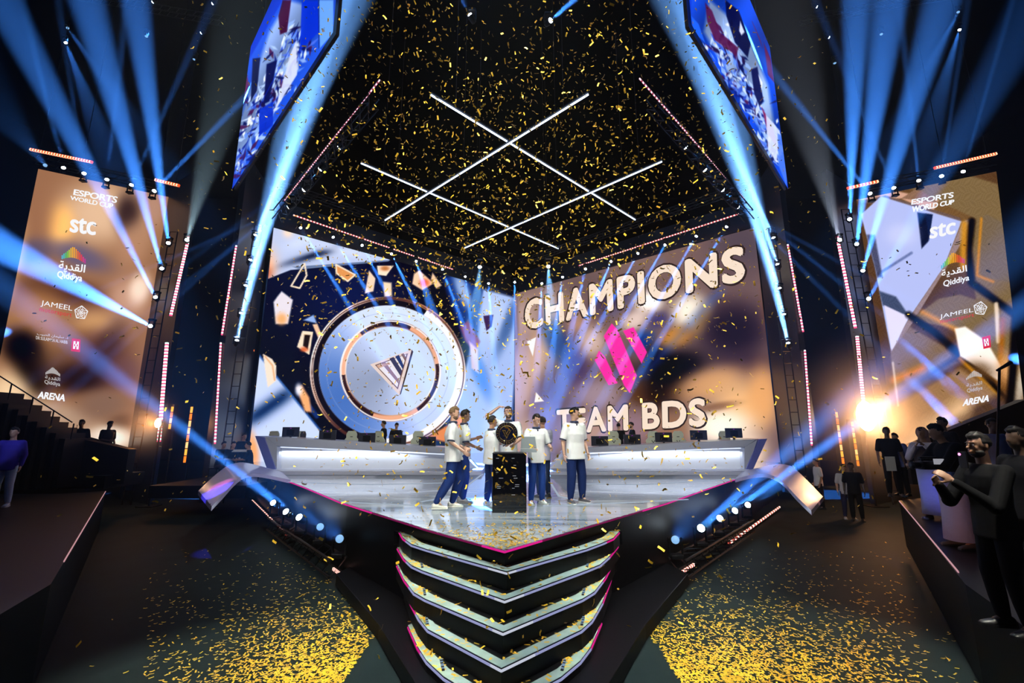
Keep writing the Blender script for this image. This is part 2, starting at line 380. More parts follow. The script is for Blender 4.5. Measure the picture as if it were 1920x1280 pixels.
# dark ramped cheeks either side of the steps
for s in (-1, 1):
    q = [PZ(960 + s * 200, 1010, FLOOR + .22), PZ(960 + s * 330, 1075, FLOOR + .22), PZ(960 + s * 250, 1170, FLOOR + .22), PZ(960 + s * 150, 1330, FLOOR + .22), PZ(960 + s * 90, 1390, FLOOR + .22), Vector((s * .6, 7.5, FLOOR + .22))]
    o = MB().prism([p + Vector((0, 0, -.2)) for p in q], (0, 0, .2)).build('floor_plinth', BLACK, bevel=.01)
    tag(o, 'low black plinth on the hall floor %s of the chevron steps' % ('left' if s < 0 else 'right'), 'plinth', 'plinths flanking the steps')

# ---------------------------------------------------------------- curved ribbons running down from the stage corners
def ribbon(back_px, front_px, dep, m, label):
    t = empty('curved_ramp', (0, 0, 0), label=label, cat='ramp', group='curved ramps at the stage corners')
    n = len(back_px); B = [P(x, y, dep[0] - .125 * i) for i, (x, y) in enumerate(back_px)]; Fr = [P(x, y, dep[1] - .125 * i) for i, (x, y) in enumerate(front_px)]
    V = B + Fr + [p + Vector((0, 0, -.09)) for p in B] + [p + Vector((0, 0, -.09)) for p in Fr]; f = []
    for i in range(n - 1):
        f += [(i, i + 1, n + i + 1, n + i), (2 * n + i, 3 * n + i, 3 * n + i + 1, 2 * n + i + 1), (n + i, n + i + 1, 3 * n + i + 1, 3 * n + i), (i, 2 * n + i, 2 * n + i + 1, i + 1)]
    f += [(0, n, 3 * n, 2 * n), (n - 1, 3 * n - 1, 4 * n - 1, 2 * n - 1)]
    MB().add(V, [q for i, q in enumerate(f) if i % 4 or i >= 4 * (n - 1)]).build('body', m, t)
    rows = 6; T = [B[i].lerp(Fr[i], j / (rows - 1)) + Vector((0, 0, .004)) for j in range(rows) for i in range(n)]
    MB().add(T, [(j * n + i, j * n + i + 1, (j + 1) * n + i + 1, (j + 1) * n + i) for j in range(rows - 1) for i in range(n - 1)]).build('deck', m, t, smooth=True); return t, B, Fr
def spline(p, n=35):
    out = []; m = len(p)
    for i in range(n):
        t = i / (n - 1) * (m - 1); k = min(int(t), m - 2); u = t - k
        a = p[max(k - 1, 0)]; b = p[k]; c = p[k + 1]; d = p[min(k + 2, m - 1)]
        out.append(tuple(.5 * (2 * b[j] + (c[j] - a[j]) * u + (2 * a[j] - 5 * b[j] + 4 * c[j] - d[j]) * u * u + (3 * b[j] - a[j] - 3 * c[j] + d[j]) * u ** 3) for j in (0, 1)))
    return out
rib_m = mat('pale_ramp_board', (.40, .38, .62), .3, coat=.4)
rib_l, _, _ = ribbon(spline([(528, 884), (490, 874), (458, 867), (438, 869), (422, 876), (396, 897), (372, 920)]), spline([(545, 900), (505, 891), (478, 887), (458, 890), (440, 903), (418, 927), (397, 949)]), (15.6, 13.6), rib_m, 'pale violet curved ramp sweeping down from the stage corner, lit blue and pink')
rib_r, _, _ = ribbon(spline([(1392, 884), (1425, 876), (1455, 870), (1478, 872), (1492, 880), (1518, 905), (1543, 931)]), spline([(1378, 898), (1405, 891), (1432, 888), (1452, 893), (1470, 905), (1495, 932), (1521, 957)]), (15.6, 13.6), rib_m, 'pale violet curved ramp sweeping down from the stage corner, lit peach at its foot')
def small_spot(loc, aim, w, ang, col, nm='accent_beam'):
    l = bpy.data.lights.new(nm, 'SPOT'); l.energy = w; l.color = col; l.spot_size = R(ang); l.spot_blend = .5; l.shadow_soft_size = .05
    o = bpy.data.objects.new(nm, l); C.objects.link(o); o.location = loc; o.rotation_euler = (Vector(aim) - Vector(loc)).to_track_quat('-Z', 'Y').to_euler(); return o

# ---------------------------------------------------------------- the player desks
white_m = mat('satin_white_desk', (.62, .65, .72), .35, coat=.3)
slab_m = mat('grey_desk_top', (.40, .42, .50), .35, coat=.3)
fin_m = mat('violet_desk_fin', (.12, .13, .42), .3, coat=.3)
DY = 16.5
def desk(face, slab, fin, end, label, sgn):
    t = empty('player_desk', (P(*face[0], DY).x, DY, .13), label=label, cat='desk', group='long player desks on the stage')
    fr = [P(x, y, DY) for x, y in face]; MB().prism(fr, (0, .9, 0)).build('front_panel', white_m, t, world=True)
    sl = [P(x, y, DY - .3) for x, y in slab]; MB().prism(sl, (0, 1.3, 0)).build('desk_top', slab_m, t, world=True, bevel=.01)
    fn = [P(x, y, DY - .35) for x, y in fin]; MB().prism(fn, (0, 1.4, 0)).build('end_fin', fin_m, t, world=True, bevel=.01)
    en = [P(x, y, DY - .31) for x, y in end]; MB().prism(en, (0, 1.2, 0)).build('end_panel', slab_m, t, world=True)
    a = fr[3] + Vector((.06 * sgn, -.05, -.03)); b = fr[2] + Vector((-.06 * sgn, -.05, -.03))
    led_line([a, b], lambda q: rgb(225, 235, 255), .03, .02, 'edge_light', t, led_mat('led_tube', 1.6), n=10)
    l = bpy.data.lights.new('edge_glow', 'AREA'); l.shape = 'RECTANGLE'; l.size = (a - b).length; l.size_y = .04; l.energy = 22; l.color = (.82, .9, 1)
    o = bpy.data.objects.new('edge_glow', l); C.objects.link(o); o.parent = t; o.location = (a + b) / 2 - t.location + Vector((0, -.06, -.03))
    o.rotation_euler = (R(30), 0, 0)
    return t
desk([(519, 884), (905, 887), (868, 851), (519, 836)], [(519, 836), (870, 851), (858, 840), (497, 818)], [(500, 878), (518, 881), (495, 819), (478, 817)], [(513, 880), (519, 884), (519, 836), (497, 819)], 'long white player desk under the silver disc picture, violet fin at its end', 1)
desk([(1396, 883), (1022, 887), (1058, 850), (1396, 838)], [(1396, 838), (1056, 850), (1068, 840), (1420, 823)], [(1410, 885), (1396, 885), (1424, 823), (1439, 822)], [(1400, 884), (1396, 884), (1396, 838), (1420, 824)], 'long white player desk under the team name picture, violet fin at its end', -1)
# centre ramp behind the players
t = MB().prism([P(905, 886, DY + .6), P(1022, 886, DY + .6), P(1012, 874, DY + 1.2), P(916, 874, DY + 1.2)], (0, 1.5, 0)).build('centre_ramp', slab_m)
tag(t, 'low grey ramp between the two player desks', 'ramp')

# ---------------------------------------------------------------- main LED walls
PL = Pane((-12.65, 22.4), (.2, 34.2)); PR = Pane((12.85, 22.4), (.2, 34.2))
WL = (Vector((.2, 34.2)) - Vector((-12.65, 22.4))).length; WR = (Vector((.2, 34.2)) - Vector((12.85, 22.4))).length
LAV = (198, 208, 240)
def paint_left(p):
    p.blob(560, 560, 120, 120, (14, 26, 58), 1); p.blob(500, 720, 60, 160, (10, 16, 34), .8); p.blob(680, 560, 90, 70, (16, 38, 90), .7)
    p.poly([(905, 542), (975, 560), (955, 860), (830, 860), (860, 740), (885, 640)], (165, 184, 226), 6)
    p.blob(925, 600, 30, 50, (190, 205, 238), .8); p.blob(952, 610, 12, 60, (60, 90, 140), .8, 20); p.blob(900, 700, 14, 50, (60, 110, 190), .7, -20); p.blob(930, 800, 22, 40, (200, 215, 245), .8)
    p.poly([(829, 520), (850, 516), (905, 540), (895, 640), (870, 640)], (40, 76, 150), 8, .8); p.blob(868, 545, 12, 38, (170, 190, 225), .9, -22)
    # upper-left pane of light
    up = [(511, 424), (560, 436), (735, 483), (728, 489), (545, 506), (498, 524), (494, 470)]
    p.poly(up, (186, 196, 224), 2); a = np.clip(p.sd(up) / 2 + .5, 0, 1)
    for cx, cy, rx, ry, col, k, an in [(590, 478, 62, 7, (24, 34, 62), .9, -17), (560, 455, 30, 12, (205, 214, 240), .8, -20), (640, 468, 50, 10, (208, 216, 240), .8, 12), (505, 495, 16, 28, (236, 190, 160), .95, 0), (500, 512, 12, 14, (190, 90, 50), .7, 0), (540, 436, 10, 10, (245, 215, 190), .9, 0)]:
        t = R(an); dx = p.x - cx; dy = p.y - cy; u = (dx * math.cos(t) + dy * math.sin(t)) / rx; v = (-dx * math.sin(t) + dy * math.cos(t)) / ry; p.mix(a * k * np.exp(-(u * u + v * v)), col)
    p.poly([(733, 487), (728, 490), (560, 504), (548, 500)], (110, 125, 155), 1.5)
    # lower-left pane of light
    lo = [(477, 655), (545, 737), (600, 808), (640, 850), (640, 890), (455, 890), (467, 780)]
    p.poly(lo, (196, 208, 240), 1.5); a = np.clip(p.sd(lo) / 2 + .5, 0, 1)
    u = ((p.x - 505) * math.cos(R(-35)) + (p.y - 762) * math.sin(R(-35))) / 60; v = (-(p.x - 505) * math.sin(R(-35)) + (p.y - 762) * math.cos(R(-35))) / 14
    p.mix(a * .95 * np.exp(-(u ** 4 + v * v)), (24, 50, 92)); p.blob(474, 845, 12, 38, (238, 160, 90), .9, -8)
    p.line([(478, 656), (600, 806)], (60, 100, 160), 4, 2, .8, False); p.line([(560, 735), (594, 780)], (40, 70, 130), 9, 4, .8, False)
    # flying splinters
    CR = (240, 214, 190); GD = (214, 150, 96)
    p.poly([(520, 556), (528, 546), (549, 562), (540, 607), (517, 607), (513, 566)], (222, 214, 222), 3); p.blob(528, 598, 11, 12, (236, 170, 110), .9)
    p.line([(571, 494), (575, 516), (562, 540), (546, 536)], CR, 3, 1.2)
    p.poly([(630, 496), (666, 515), (652, 527), (631, 512)], GD, 2); p.line([(630, 496), (666, 515), (652, 527), (631, 512)], CR, 3, 1.5)
    p.poly([(692, 507), (704, 522), (700, 546), (684, 550)], (240, 205, 180), 2); p.poly([(707, 498), (738, 498), (724, 517), (709, 515)], (244, 218, 196), 1.5); p.blob(722, 503, 9, 5, (170, 100, 50), .8)
    p.poly([(786, 506), (813, 531), (792, 544), (773, 532), (776, 514)], (246, 200, 170), 3); p.blob(796, 530, 10, 8, (222, 100, 60), .9); p.poly([(811, 511), (828, 535), (818, 541), (808, 523)], (236, 196, 160), 3)
    p.poly([(718, 528), (734, 530), (735, 556), (721, 556)], (240, 210, 180), 4); p.poly([(567, 620), (587, 622), (580, 665), (557, 650)], CR, 1.5); p.poly([(571, 627), (582, 628), (577, 655), (568, 648)], (40, 26, 22), 2); p.blob(570, 655, 8, 5, (200, 100, 60), .9)
    p.poly([(493, 663), (510, 673), (518, 686), (517, 714), (502, 726)], (240, 216, 198), 1.5); p.line([(497, 668), (511, 685), (515, 712)], (214, 160, 110), 3, 2, .8, False)
    p.poly([(569, 600), (588, 590), (594, 606)], (150, 175, 220), 3); p.poly([(586, 608), (595, 607), (608, 640), (602, 646)], (230, 190, 160), 2)
    p.poly([(556, 727), (566, 722), (580, 745), (584, 772), (572, 772)], (238, 170, 120), 5); p.blob(560, 730, 7, 12, (235, 235, 245), .9)
    # the disc
    def gold(a, r):
        t = .5 + .5 * np.sin(np.radians(a * 2 + 40)); u = np.clip(.5 + .5 * np.sin(np.radians(a * 5)), 0, 1)
        return np.array((250, 236, 230))[None] * t[:, None] + (np.array((196, 140, 108))[None] * u[:, None] + np.array((70, 44, 44))[None] * (1 - u[:, None])) * (1 - t[:, None])
    def plate(a, r):
        t = np.clip(.5 + .5 * np.cos(np.radians(a + 60)) + .1, 0, 1)[:, None]; q = np.clip(np.cos(np.radians(a - 150)), 0, 1)[:, None]
        c = np.array((206, 216, 246))[None] * t + np.array((176, 192, 236))[None] * (1 - t); return c * (1 - .75 * q) + np.array((52, 92, 160))[None] * .75 * q
    CX, CY, RX, RY = 727, 697, 146, 141
    p.ring(CX, CY, 1, RY / RX, 0, RX, gold, 1.5); p.ring(CX, CY, 1, RY / RX, RX - 17, RX - 6, lambda a, r: np.where((np.cos(np.radians(a - 200)) > -.2)[:, None], np.array((28, 22, 34))[None], np.array((244, 240, 246))[None]), 2)
    p.ring(CX, CY, 1, RY / RX, RX - 4.5, RX - 2.5, (90, 56, 50), 1); p.ring(CX, CY, 1, RY / RX, 0, RX - 17, plate, 1.5); p.ring(CX, CY, 1, RY / RX, RX - 32, RX - 31, (150, 165, 200), 1, .6)
    IX, IY, IR = 732, 695, 95
    p.ring(IX, IY, 1, 1, 0, IR, gold, 1.2); p.ring(IX, IY, 1, 1, IR - 10, IR - 3, lambda a, r: np.where((np.sin(np.radians(a * 3 + 20)) > -.1)[:, None], np.array((46, 26, 34))[None], np.array((226, 170, 140))[None]), 2, .9)
    p.ring(IX, IY, 1, 1, IR - 3, IR - 1, (240, 232, 236), 1); p.ring(IX, IY, 1, 1, 0, IR - 12, lambda a, r: np.array((196, 208, 240))[None] * (1 - .25 * np.clip(np.cos(np.radians(a - 150)), 0, 1)[:, None]) + np.zeros((len(a), 3)), 1.2)
    # orange glass at the lower right of the disc
    p.poly([(800, 820), (850, 790), (872, 770), (868, 800), (840, 830)], (236, 150, 90), 5, .9)
    p.poly([(862, 612), (878, 600), (900, 640), (890, 660), (872, 640)], (140, 80, 110), 5, .9); p.poly([(880, 640), (896, 655), (898, 700), (884, 690)], (230, 200, 200), 4, .8); p.poly([(906, 592), (925, 590), (922, 612), (912, 620)], (70, 50, 90), 2)
def paint_right(p):
    for a in [(990, 590, 40, 40, (176, 150, 140), 1), (1040, 560, 50, 30, (150, 128, 120), .9), (1000, 680, 26, 120, (206, 170, 140), .9, 20), (975, 700, 20, 90, (190, 170, 190), .9), (1100, 530, 60, 30, (110, 92, 92), .9), (1190, 480, 90, 40, (126, 104, 98), .9),
              (1390, 460, 60, 60, (92, 80, 88), 1), (1045, 640, 22, 50, (38, 58, 120), .95, -30), (1080, 700, 30, 60, (80, 66, 104), .9), (1110, 640, 26, 30, (206, 180, 170), .9), (1040, 740, 34, 40, (96, 70, 80), .9), (1090, 600, 30, 16, (190, 150, 120), .8, -40),
              (1150, 560, 60, 22, (70, 60, 90), .8, -30), (1120, 740, 50, 30, (160, 140, 150), .9), (1170, 690, 24, 26, (90, 60, 60), .8), (1217, 565, 28, 22, (255, 246, 238), 1, -10), (1190, 600, 28, 18, (236, 214, 204), .8, -30), (1295, 585, 36, 34, (255, 244, 226), 1, -35), (1318, 600, 14, 30, (224, 176, 100), .8, 20),
              (1270, 632, 34, 18, (206, 140, 60), 1, -25), (1235, 600, 20, 14, (60, 60, 120), .7, -30), (1205, 640, 26, 16, (30, 66, 140), .9, -40), (1235, 680, 24, 34, (14, 14, 40), 1, -20), (1210, 740, 40, 22, (90, 60, 40), .9), (1250, 730, 44, 34, (30, 18, 14), 1, -40), (1262, 690, 70, 34, (10, 8, 16), 1, -10),
              (1375, 620, 70, 60, (44, 34, 50), 1), (1400, 680, 60, 24, (60, 46, 60), .9), (1330, 720, 70, 30, (196, 150, 110), 1, -18), (1390, 760, 60, 50, (228, 180, 130), 1, 20), (1430, 740, 30, 60, (224, 166, 110), .9), (1350, 800, 60, 34, (255, 240, 220), 1), (1400, 850, 40, 40, (250, 224, 200), .9), (1250, 800, 50, 30, (150, 110, 80), .8), (1180, 800, 60, 30, (146, 120, 130), .9), (1345, 762, 40, 8, (120, 84, 60), .7, -10),
              (1100, 810, 60, 34, (180, 150, 140), .9), (1020, 800, 40, 50, (130, 110, 130), .9), (980, 820, 30, 40, (200, 170, 150), .8), (1440, 560, 14, 60, (120, 84, 70), .8), (1370, 510, 40, 30, (108, 88, 90), .8)]:
        p.blob(*a)
    p.line([(1210, 700), (1350, 545)], (60, 100, 190), 16, 16, .35, False); p.line([(1150, 590), (1240, 490)], (110, 120, 170), 12, 14, .3, False)
    PK = (246, 64, 160)
    for q in ([(1123, 657), (1134, 668), (1158, 718), (1141, 722), (1115, 675)], [(1147, 606), (1158, 618), (1194, 704), (1181, 737), (1170, 722), (1132, 630)], [(1168, 620), (1188, 613), (1213, 660), (1203, 681)]): p.poly(q, PK, 1.2)
    p.poly([(988, 640), (1005, 632), (999, 668)], (240, 236, 244), 1.2); p.poly([(1005, 735), (1020, 752), (1002, 754)], (244, 220, 196), 1.5); p.blob(968, 600, 5, 60, (110, 96, 110), .6)
scr_l = empty('video_wall', PL.at(0, 0), label='huge video wall showing a silver disc and flying splinters', cat='screen', group='main video walls behind the stage')
scr_r = empty('video_wall', PR.at(0, 0), label='huge video wall reading CHAMPIONS with a pink emblem', cat='screen', group='main video walls behind the stage')
def pane_parent(t, pane, W, zt):
    return MB().prism([pane.at(0, -.1, -.02), pane.at(W, -.1, -.02), pane.at(W, zt, -.02), pane.at(0, zt, -.02)], -pane.n * .25).build('cabinet', BLACK, t, world=True)
def fix(o, t): o.matrix_parent_inverse = Matrix.LocRotScale(t.location, t.rotation_euler, None).inverted(); return o
pane_parent(scr_l, PL, WL, 12.05); pane_parent(scr_r, PR, WR, 12.05)
fix(screen_grid('picture_panel', PL, [(0, -.08), (WL - .05, -.08), (WL - .05, 12), (0, 12)], 420, 400, paint_left, scr_l, (8, 14, 34)), scr_l)
fix(screen_grid('picture_panel', PR, [(0, -.08), (WR - .05, -.08), (WR - .05, 12), (0, 12)], 420, 400, paint_right, scr_r, (120, 98, 96)), scr_r)
CREAM = (252, 228, 206)
def word(pane, scr, nm, body, quad, bold=.03, col=CREAM, outline=True, space=1.0, off=.06, ref=None):
    if outline:
        mb = MB(); text_on(mb, pane, body, [(quad[0][0] - 1.6, quad[0][1] + 1.6), (quad[1][0] + 1.6, quad[1][1] + 1.6), (quad[2][0] + 1.6, quad[2][1] - 1.6), (quad[3][0] - 1.6, quad[3][1] - 1.6)], (46, 30, 26), bold + .03, off - .015, space)
        fix(mb.build(nm + '_outline', led_mat('led_pixels'), scr, colour=True), scr)
    mb = MB(); text_on(mb, pane, body, quad, col, bold, off, space, ref); return fix(mb.build(nm, led_mat('led_pixels'), scr, colour=True), scr)
word(PR, scr_r, 'champions_lettering', 'CHAMPIONS', [(988, 617), (1394, 524), (1392, 463), (986, 566)], .055, space=1.12)
word(PR, scr_r, 'team_lettering', 'TEAM BDS', [(1047, 812), (1322, 797), (1321, 748), (1046, 770)], .055, space=1.10)
# triangular emblem on the disc
mb = MB(); T0, T1, T2 = (694, 683), (772, 655), (749, 741)
poly_on(mb, PL, [T0, T1, T2], (236, 214, 206), .05); poly_on(mb, PL, [(703, 684), (765, 662), (746, 730)], (120, 84, 80), .055); poly_on(mb, PL, [(706, 685), (762, 664), (745, 726)], (240, 232, 236), .06)
for q, c in [([(730, 672), (738, 669), (754, 695), (751, 705)], (60, 60, 96)), ([(741, 668), (748, 665), (757, 685), (755, 692)], (40, 60, 120)), ([(715, 681), (722, 678), (748, 712), (747, 719)], (150, 110, 100)), ([(752, 664), (757, 662), (761, 670), (759, 676)], (130, 100, 96)), ([(706, 685), (730, 679), (732, 683), (710, 690)], (214, 170, 146))]: poly_on(mb, PL, q, c, .065)
poly_on(mb, PL, [(772, 655), (775, 659), (752, 738), (749, 741)], (60, 40, 44), .06)
fix(mb.build('disc_emblem', led_mat('led_pixels'), scr_l, colour=True), scr_l)

# ---------------------------------------------------------------- headers, fins and light strips
panel_m = mat('dark_blue_grey_panel', (.012, .016, .024), .35, noise=.25, nscale=2)
def dots(a=rgb(255, 170, 160), b=rgb(120, 30, 40)):
    return lambda t, n=[0]: a if (n.__setitem__(0, n[0] + 1) or n[0] % 2) else b
def strip(pts, label, cat='light strip', a=rgb(255, 190, 185), b=rgb(150, 50, 60), w=.07, n=90, group=None, strength=2.0, name='led_strip'):
    pts = [Vector(p) for p in pts]
    t = empty(name, pts[0], label=label, cat=cat, group=group)
    hv = (pts[0] + pts[-1]) / 2 - EYE; hv = hv.normalized() * w * 1.5
    MB().bar(pts[0] + hv, pts[-1] + hv, w * 1.2, w).build('housing', METAL, t, world=True)
    led_line(pts, dots(a, b), w * .6, w * .8, 'diodes', t, led_mat('led_strip_diodes', strength), n=n); return t
for s, pane, W in ((-1, PL, WL), (1, PR, WR)):
    o = MB().prism([pane.at(0, 12.06, 0), pane.at(W - .42, 12.06, 0), pane.at(W - .42, 13.6, 0), pane.at(0, 13.6, 0)], -pane.n * .4).build('header_panel', panel_m)
    tag(o, 'dark header panel above the %s video wall' % ('disc' if s < 0 else 'champions'), 'panel', 'header panels')
strip([PL.hit(550, 403, .9), PL.hit(850, 505, .9)], 'long pink dotted light strip above the disc video wall', group='strips above the video walls', n=120)
strip([PR.hit(1385, 401, .9), PR.hit(1085, 498, .9)], 'long pink dotted light strip above the champions video wall', group='strips above the video walls', n=120)
def truss(a, b, label, w=.35, group='ceiling trusses'):
    a = Vector(a); b = Vector(b); mb = MB(); d = (b - a).normalized(); q = d.cross(Vector((0, 0, 1))).normalized() * w / 2; r = Vector((0, 0, w / 2))
    for sx in (-1, 1):
        for sy in (-1, 1): mb.tube([a + q * sx + r * sy, b + q * sx + r * sy], .025, 6)
    n = max(2, int((b - a).length / (w * 1.4)))
    for i in range(n):
        p0 = a.lerp(b, i / n); p1 = a.lerp(b, (i + 1) / n)
        for sx in (-1, 1): mb.tube([p0 + q * sx - r, p1 + q * sx + r], .012, 4); 
        mb.tube([p0 - q + r, p1 + q + r], .012, 4); mb.tube([p0 - q - r, p1 + q - r], .012, 4)
    o = mb.build('lighting_truss', METAL); return tag(o, label, 'truss', group)
truss(PL.at(-.2, 13.9, 1.1), PL.at(WL - 1.6, 13.9, 1.1), 'dark lattice truss over the disc video wall'); truss(PR.at(-.2, 13.9, 1.1), PR.at(WR - 1.6, 13.9, 1.1), 'dark lattice truss over the champions video wall')
# portal fins: inner pair beside the video walls, outer pair beside the sponsor banners
FB = {}
for s in (-1, 1):
    inner = Vector((s * 12.25, 19.0, 0)); far = Vector((s * 12.85, 22.3, 0)); side = 'left' if s < 0 else 'right'
    o = MB().prism([far + Vector((0, 0, FLOOR)), inner + Vector((0, 0, FLOOR)), inner + Vector((0, 0, 14)), far + Vector((0, 0, 14))], (s * .25, 0, 0)).build('portal_fin', panel_m); tag(o, 'tall dark inner portal fin beside the %s video wall' % ('disc' if s < 0 else 'champions'), 'panel', 'portal fins')
    a = Vector((s * 14.15, 18.5, 0)); b = Vector((s * 16.6, 20.05, 0))
    o = MB().prism([b + Vector((0, 0, FLOOR)), a + Vector((0, 0, FLOOR)), a + Vector((0, 0, 13)), b + Vector((0, 0, 13))], (0, .3, 0)).build('portal_fin', panel_m); tag(o, 'tall dark outer portal fin beside the sponsor banner on the %s' % side, 'panel', 'portal fins')
GW = rgb(210, 255, 240); RD = rgb(225, 70, 110)
SY = 18.9
strip([P(443, 460, SY), P(416, 628, SY)], 'upright dotted strip on the inner left portal fin, upper piece', group='portal strips', a=rgb(255, 235, 240), b=RD, n=60)
strip([P(414, 642, SY), P(403, 832, SY)], 'upright dotted strip on the inner left portal fin, lower piece', group='portal strips', a=rgb(255, 235, 240), b=RD, n=60)
strip([P(1477, 458, SY), P(1506, 622, SY)], 'upright dotted strip on the inner right portal fin, upper piece', group='portal strips', a=rgb(255, 235, 240), b=RD, n=60)
strip([P(1509, 656, SY), P(1522, 835, SY)], 'upright dotted strip on the inner right portal fin, lower piece', group='portal strips', a=rgb(255, 235, 240), b=RD, n=60)
SY = 18.3
strip([P(355, 440, SY), P(320, 592, SY)], 'greenish white upright strip on the outer left portal fin, upper piece', group='portal strips', a=GW, b=RD, w=.11, n=60)
strip([P(313, 642, SY), P(298, 828, SY)], 'greenish white upright strip on the outer left portal fin, lower piece', group='portal strips', a=GW, b=RD, w=.13, n=60, strength=2.5)
strip([P(1569, 440, SY), P(1604, 615, SY)], 'white upright strip on the outer right portal fin, upper piece', group='portal strips', a=rgb(255, 250, 250), b=RD, w=.11, n=60)
strip([P(1607, 630, SY), P(1621, 775, SY)], 'white upright strip on the outer right portal fin, lower piece', group='portal strips', a=rgb(255, 250, 250), b=RD, w=.12, n=60)
OA = rgb(255, 190, 150); OB = rgb(225, 70, 30)
for pts, lb in [([(57, 280), (173, 304)], 'long orange dotted light bar above the left sponsor banner'), ([(291, 337), (336, 348)], 'short orange dotted light bar near the corner of the left sponsor banner'),
                ([(1868, 288), (1752, 315)], 'long orange dotted light bar above the right sponsor banner'), ([(1646, 340), (1589, 353)], 'short orange dotted light bar near the corner of the right sponsor banner')]:
    t_ = strip([P(*pts[0], 18.2), P(*pts[1], 18.2)], lb, a=OA, b=OB, w=.13, n=46 if abs(pts[0][0] - pts[1][0]) > 60 else 18, group='light bars above the banners', strength=3.0); q0, q1 = P(*pts[0], 18.26), P(*pts[1], 18.26); MB().tube([q0.lerp(q1, .15), Vector((*q0.lerp(q1, .15).xy, 27))], .012, 5).tube([q0.lerp(q1, .85), Vector((*q0.lerp(q1, .85).xy, 27))], .012, 5).build('suspension_cable', METAL, t_, world=True)
for pts, lb, z in [([(712, 150), (533, 376)], 'pink dotted strip under the ceiling left of the white tubes', 13), ([(1199, 147), (1396, 373)], 'pink dotted strip under the ceiling right of the white tubes', 13)]:
    strip([PZ(*pts[0], z), PZ(*pts[1], z)], lb, a=rgb(255, 190, 200), b=rgb(120, 40, 60), w=.05, n=110, group='ceiling edge strips', strength=1.2)
for pts, lb in [([(473, 938), (537, 1002)], 'pink floor strip by the foot of the left curved ramp'), ([(625, 1066), (683, 1111)], 'ribbed peach floor strip on the left, nearer the steps'),
                ([(1462, 950), (1366, 1019)], 'pink floor strip by the foot of the right curved ramp'), ([(1301, 1058), (1212, 1114)], 'ribbed peach floor strip on the right, nearer the steps')]:
    strip([PZ(*pts[0], FLOOR + .12), PZ(*pts[1], FLOOR + .05)], lb, a=rgb(255, 205, 190), b=rgb(150, 60, 50), w=.06, n=40, group='floor strips', strength=1.0)
# white tubes under the ceiling
for k, (a, b, lb) in enumerate([((808, 178), (1191, 412), 'white light tube running from upper left to lower right, longer of its pair'), ((1103, 177), (722, 413), 'white light tube running from upper right to lower left, longer of its pair'),
                 ((677, 306), (1047, 466), 'lower white light tube sloping down to the right'), ((1241, 303), (871, 465), 'lower white light tube sloping down to the left')]):
    zz = 14 - .12 * (k % 2); A = PZ(*a, zz); B = PZ(*b, zz); t = empty('ceiling_light_tube', A, label=lb, cat='light tube', group='crossed white tubes under the ceiling')
    MB().bar(A + Vector((0, 0, .09)), B + Vector((0, 0, .09)), .12, .07).build('housing', METAL, t, world=True)
    mb = MB(); mb.col = rgb(205, 225, 255); mb.tube([A, B], .034, 8); mb.build('tube', led_mat('tube_glow', 4.0), t, colour=True, world=True)
    mb = MB()
    for q in (.08, .5, .92): mb.tube([A.lerp(B, q) + Vector((0, 0, .1)), A.lerp(B, q) + Vector((0, 0, 12.8))], .012, 4)
    mb.build('suspension_cable', METAL, t, world=True)

# ---------------------------------------------------------------- sponsor banners (tall LED screens at the sides)
def banner(bl, br, tr, tl, label, paint, base, dl, dr):
    a = P(*bl, dl); b = P(*br, dr); pane = Pane(a, b); W = (Vector((b.x, b.y)) - Vector((a.x, a.y))).length
    q = [pane.uv(pane.hit(*c)) for c in (bl, br, tr, tl)]; t = empty('sponsor_screen', pane.at(0, 0), label=label, cat='screen', group='tall sponsor screens')
    MB().prism([pane.at(u, z, -.03) for u, z in q], -pane.n * .22).build('cabinet', BLACK, t, world=True)
    fix(screen_grid('picture_panel', pane, q, 200, 300, paint, t, base), t); return t, pane
def paint_bl(p):
    for a in [(190, 400, 90, 60, (214, 180, 150), 1), (110, 420, 30, 40, (255, 196, 120), 1), (60, 430, 40, 110, (150, 110, 84), .9, 15), (240, 400, 26, 40, (60, 44, 44), .95), (290, 390, 20, 30, (176, 140, 124), .8), (250, 460, 30, 50, (176, 136, 110), .8, 20), (150, 480, 60, 22, (90, 90, 130), .7, 20),
              (60, 470, 40, 24, (90, 84, 110), .8), (20, 500, 20, 80, (210, 170, 120), .8, 15), (120, 545, 80, 26, (84, 54, 38), .95, 10), (240, 560, 40, 40, (200, 160, 140), .8, 30), (262, 540, 20, 30, (250, 228, 210), .8, 15), (70, 600, 50, 60, (170, 124, 80), .9, 30), (180, 610, 40, 26, (200, 156, 110), .9), (150, 640, 60, 26, (150, 110, 74), .8),
              (40, 650, 40, 36, (18, 12, 12), 1, 20), (60, 700, 34, 50, (10, 6, 6), 1, -10), (100, 690, 50, 40, (90, 66, 48), .6), (190, 670, 60, 50, (96, 64, 52), .95), (150, 710, 60, 30, (44, 28, 26), .95), (230, 700, 40, 30, (110, 80, 84), .7), (200, 650, 24, 60, (60, 44, 56), .5, 30), (20, 740, 40, 50, (226, 196, 160), 1, -35), (70, 790, 50, 40, (220, 190, 158), 1, 30),
              (120, 780, 70, 24, (176, 150, 130), .9, 10), (190, 760, 50, 30, (130, 104, 90), .9), (230, 790, 30, 14, (100, 74, 60), .8, -12), (210, 820, 44, 22, (250, 240, 226), 1, 4), (150, 822, 40, 16, (216, 200, 186), .8)]: p.blob(*a)
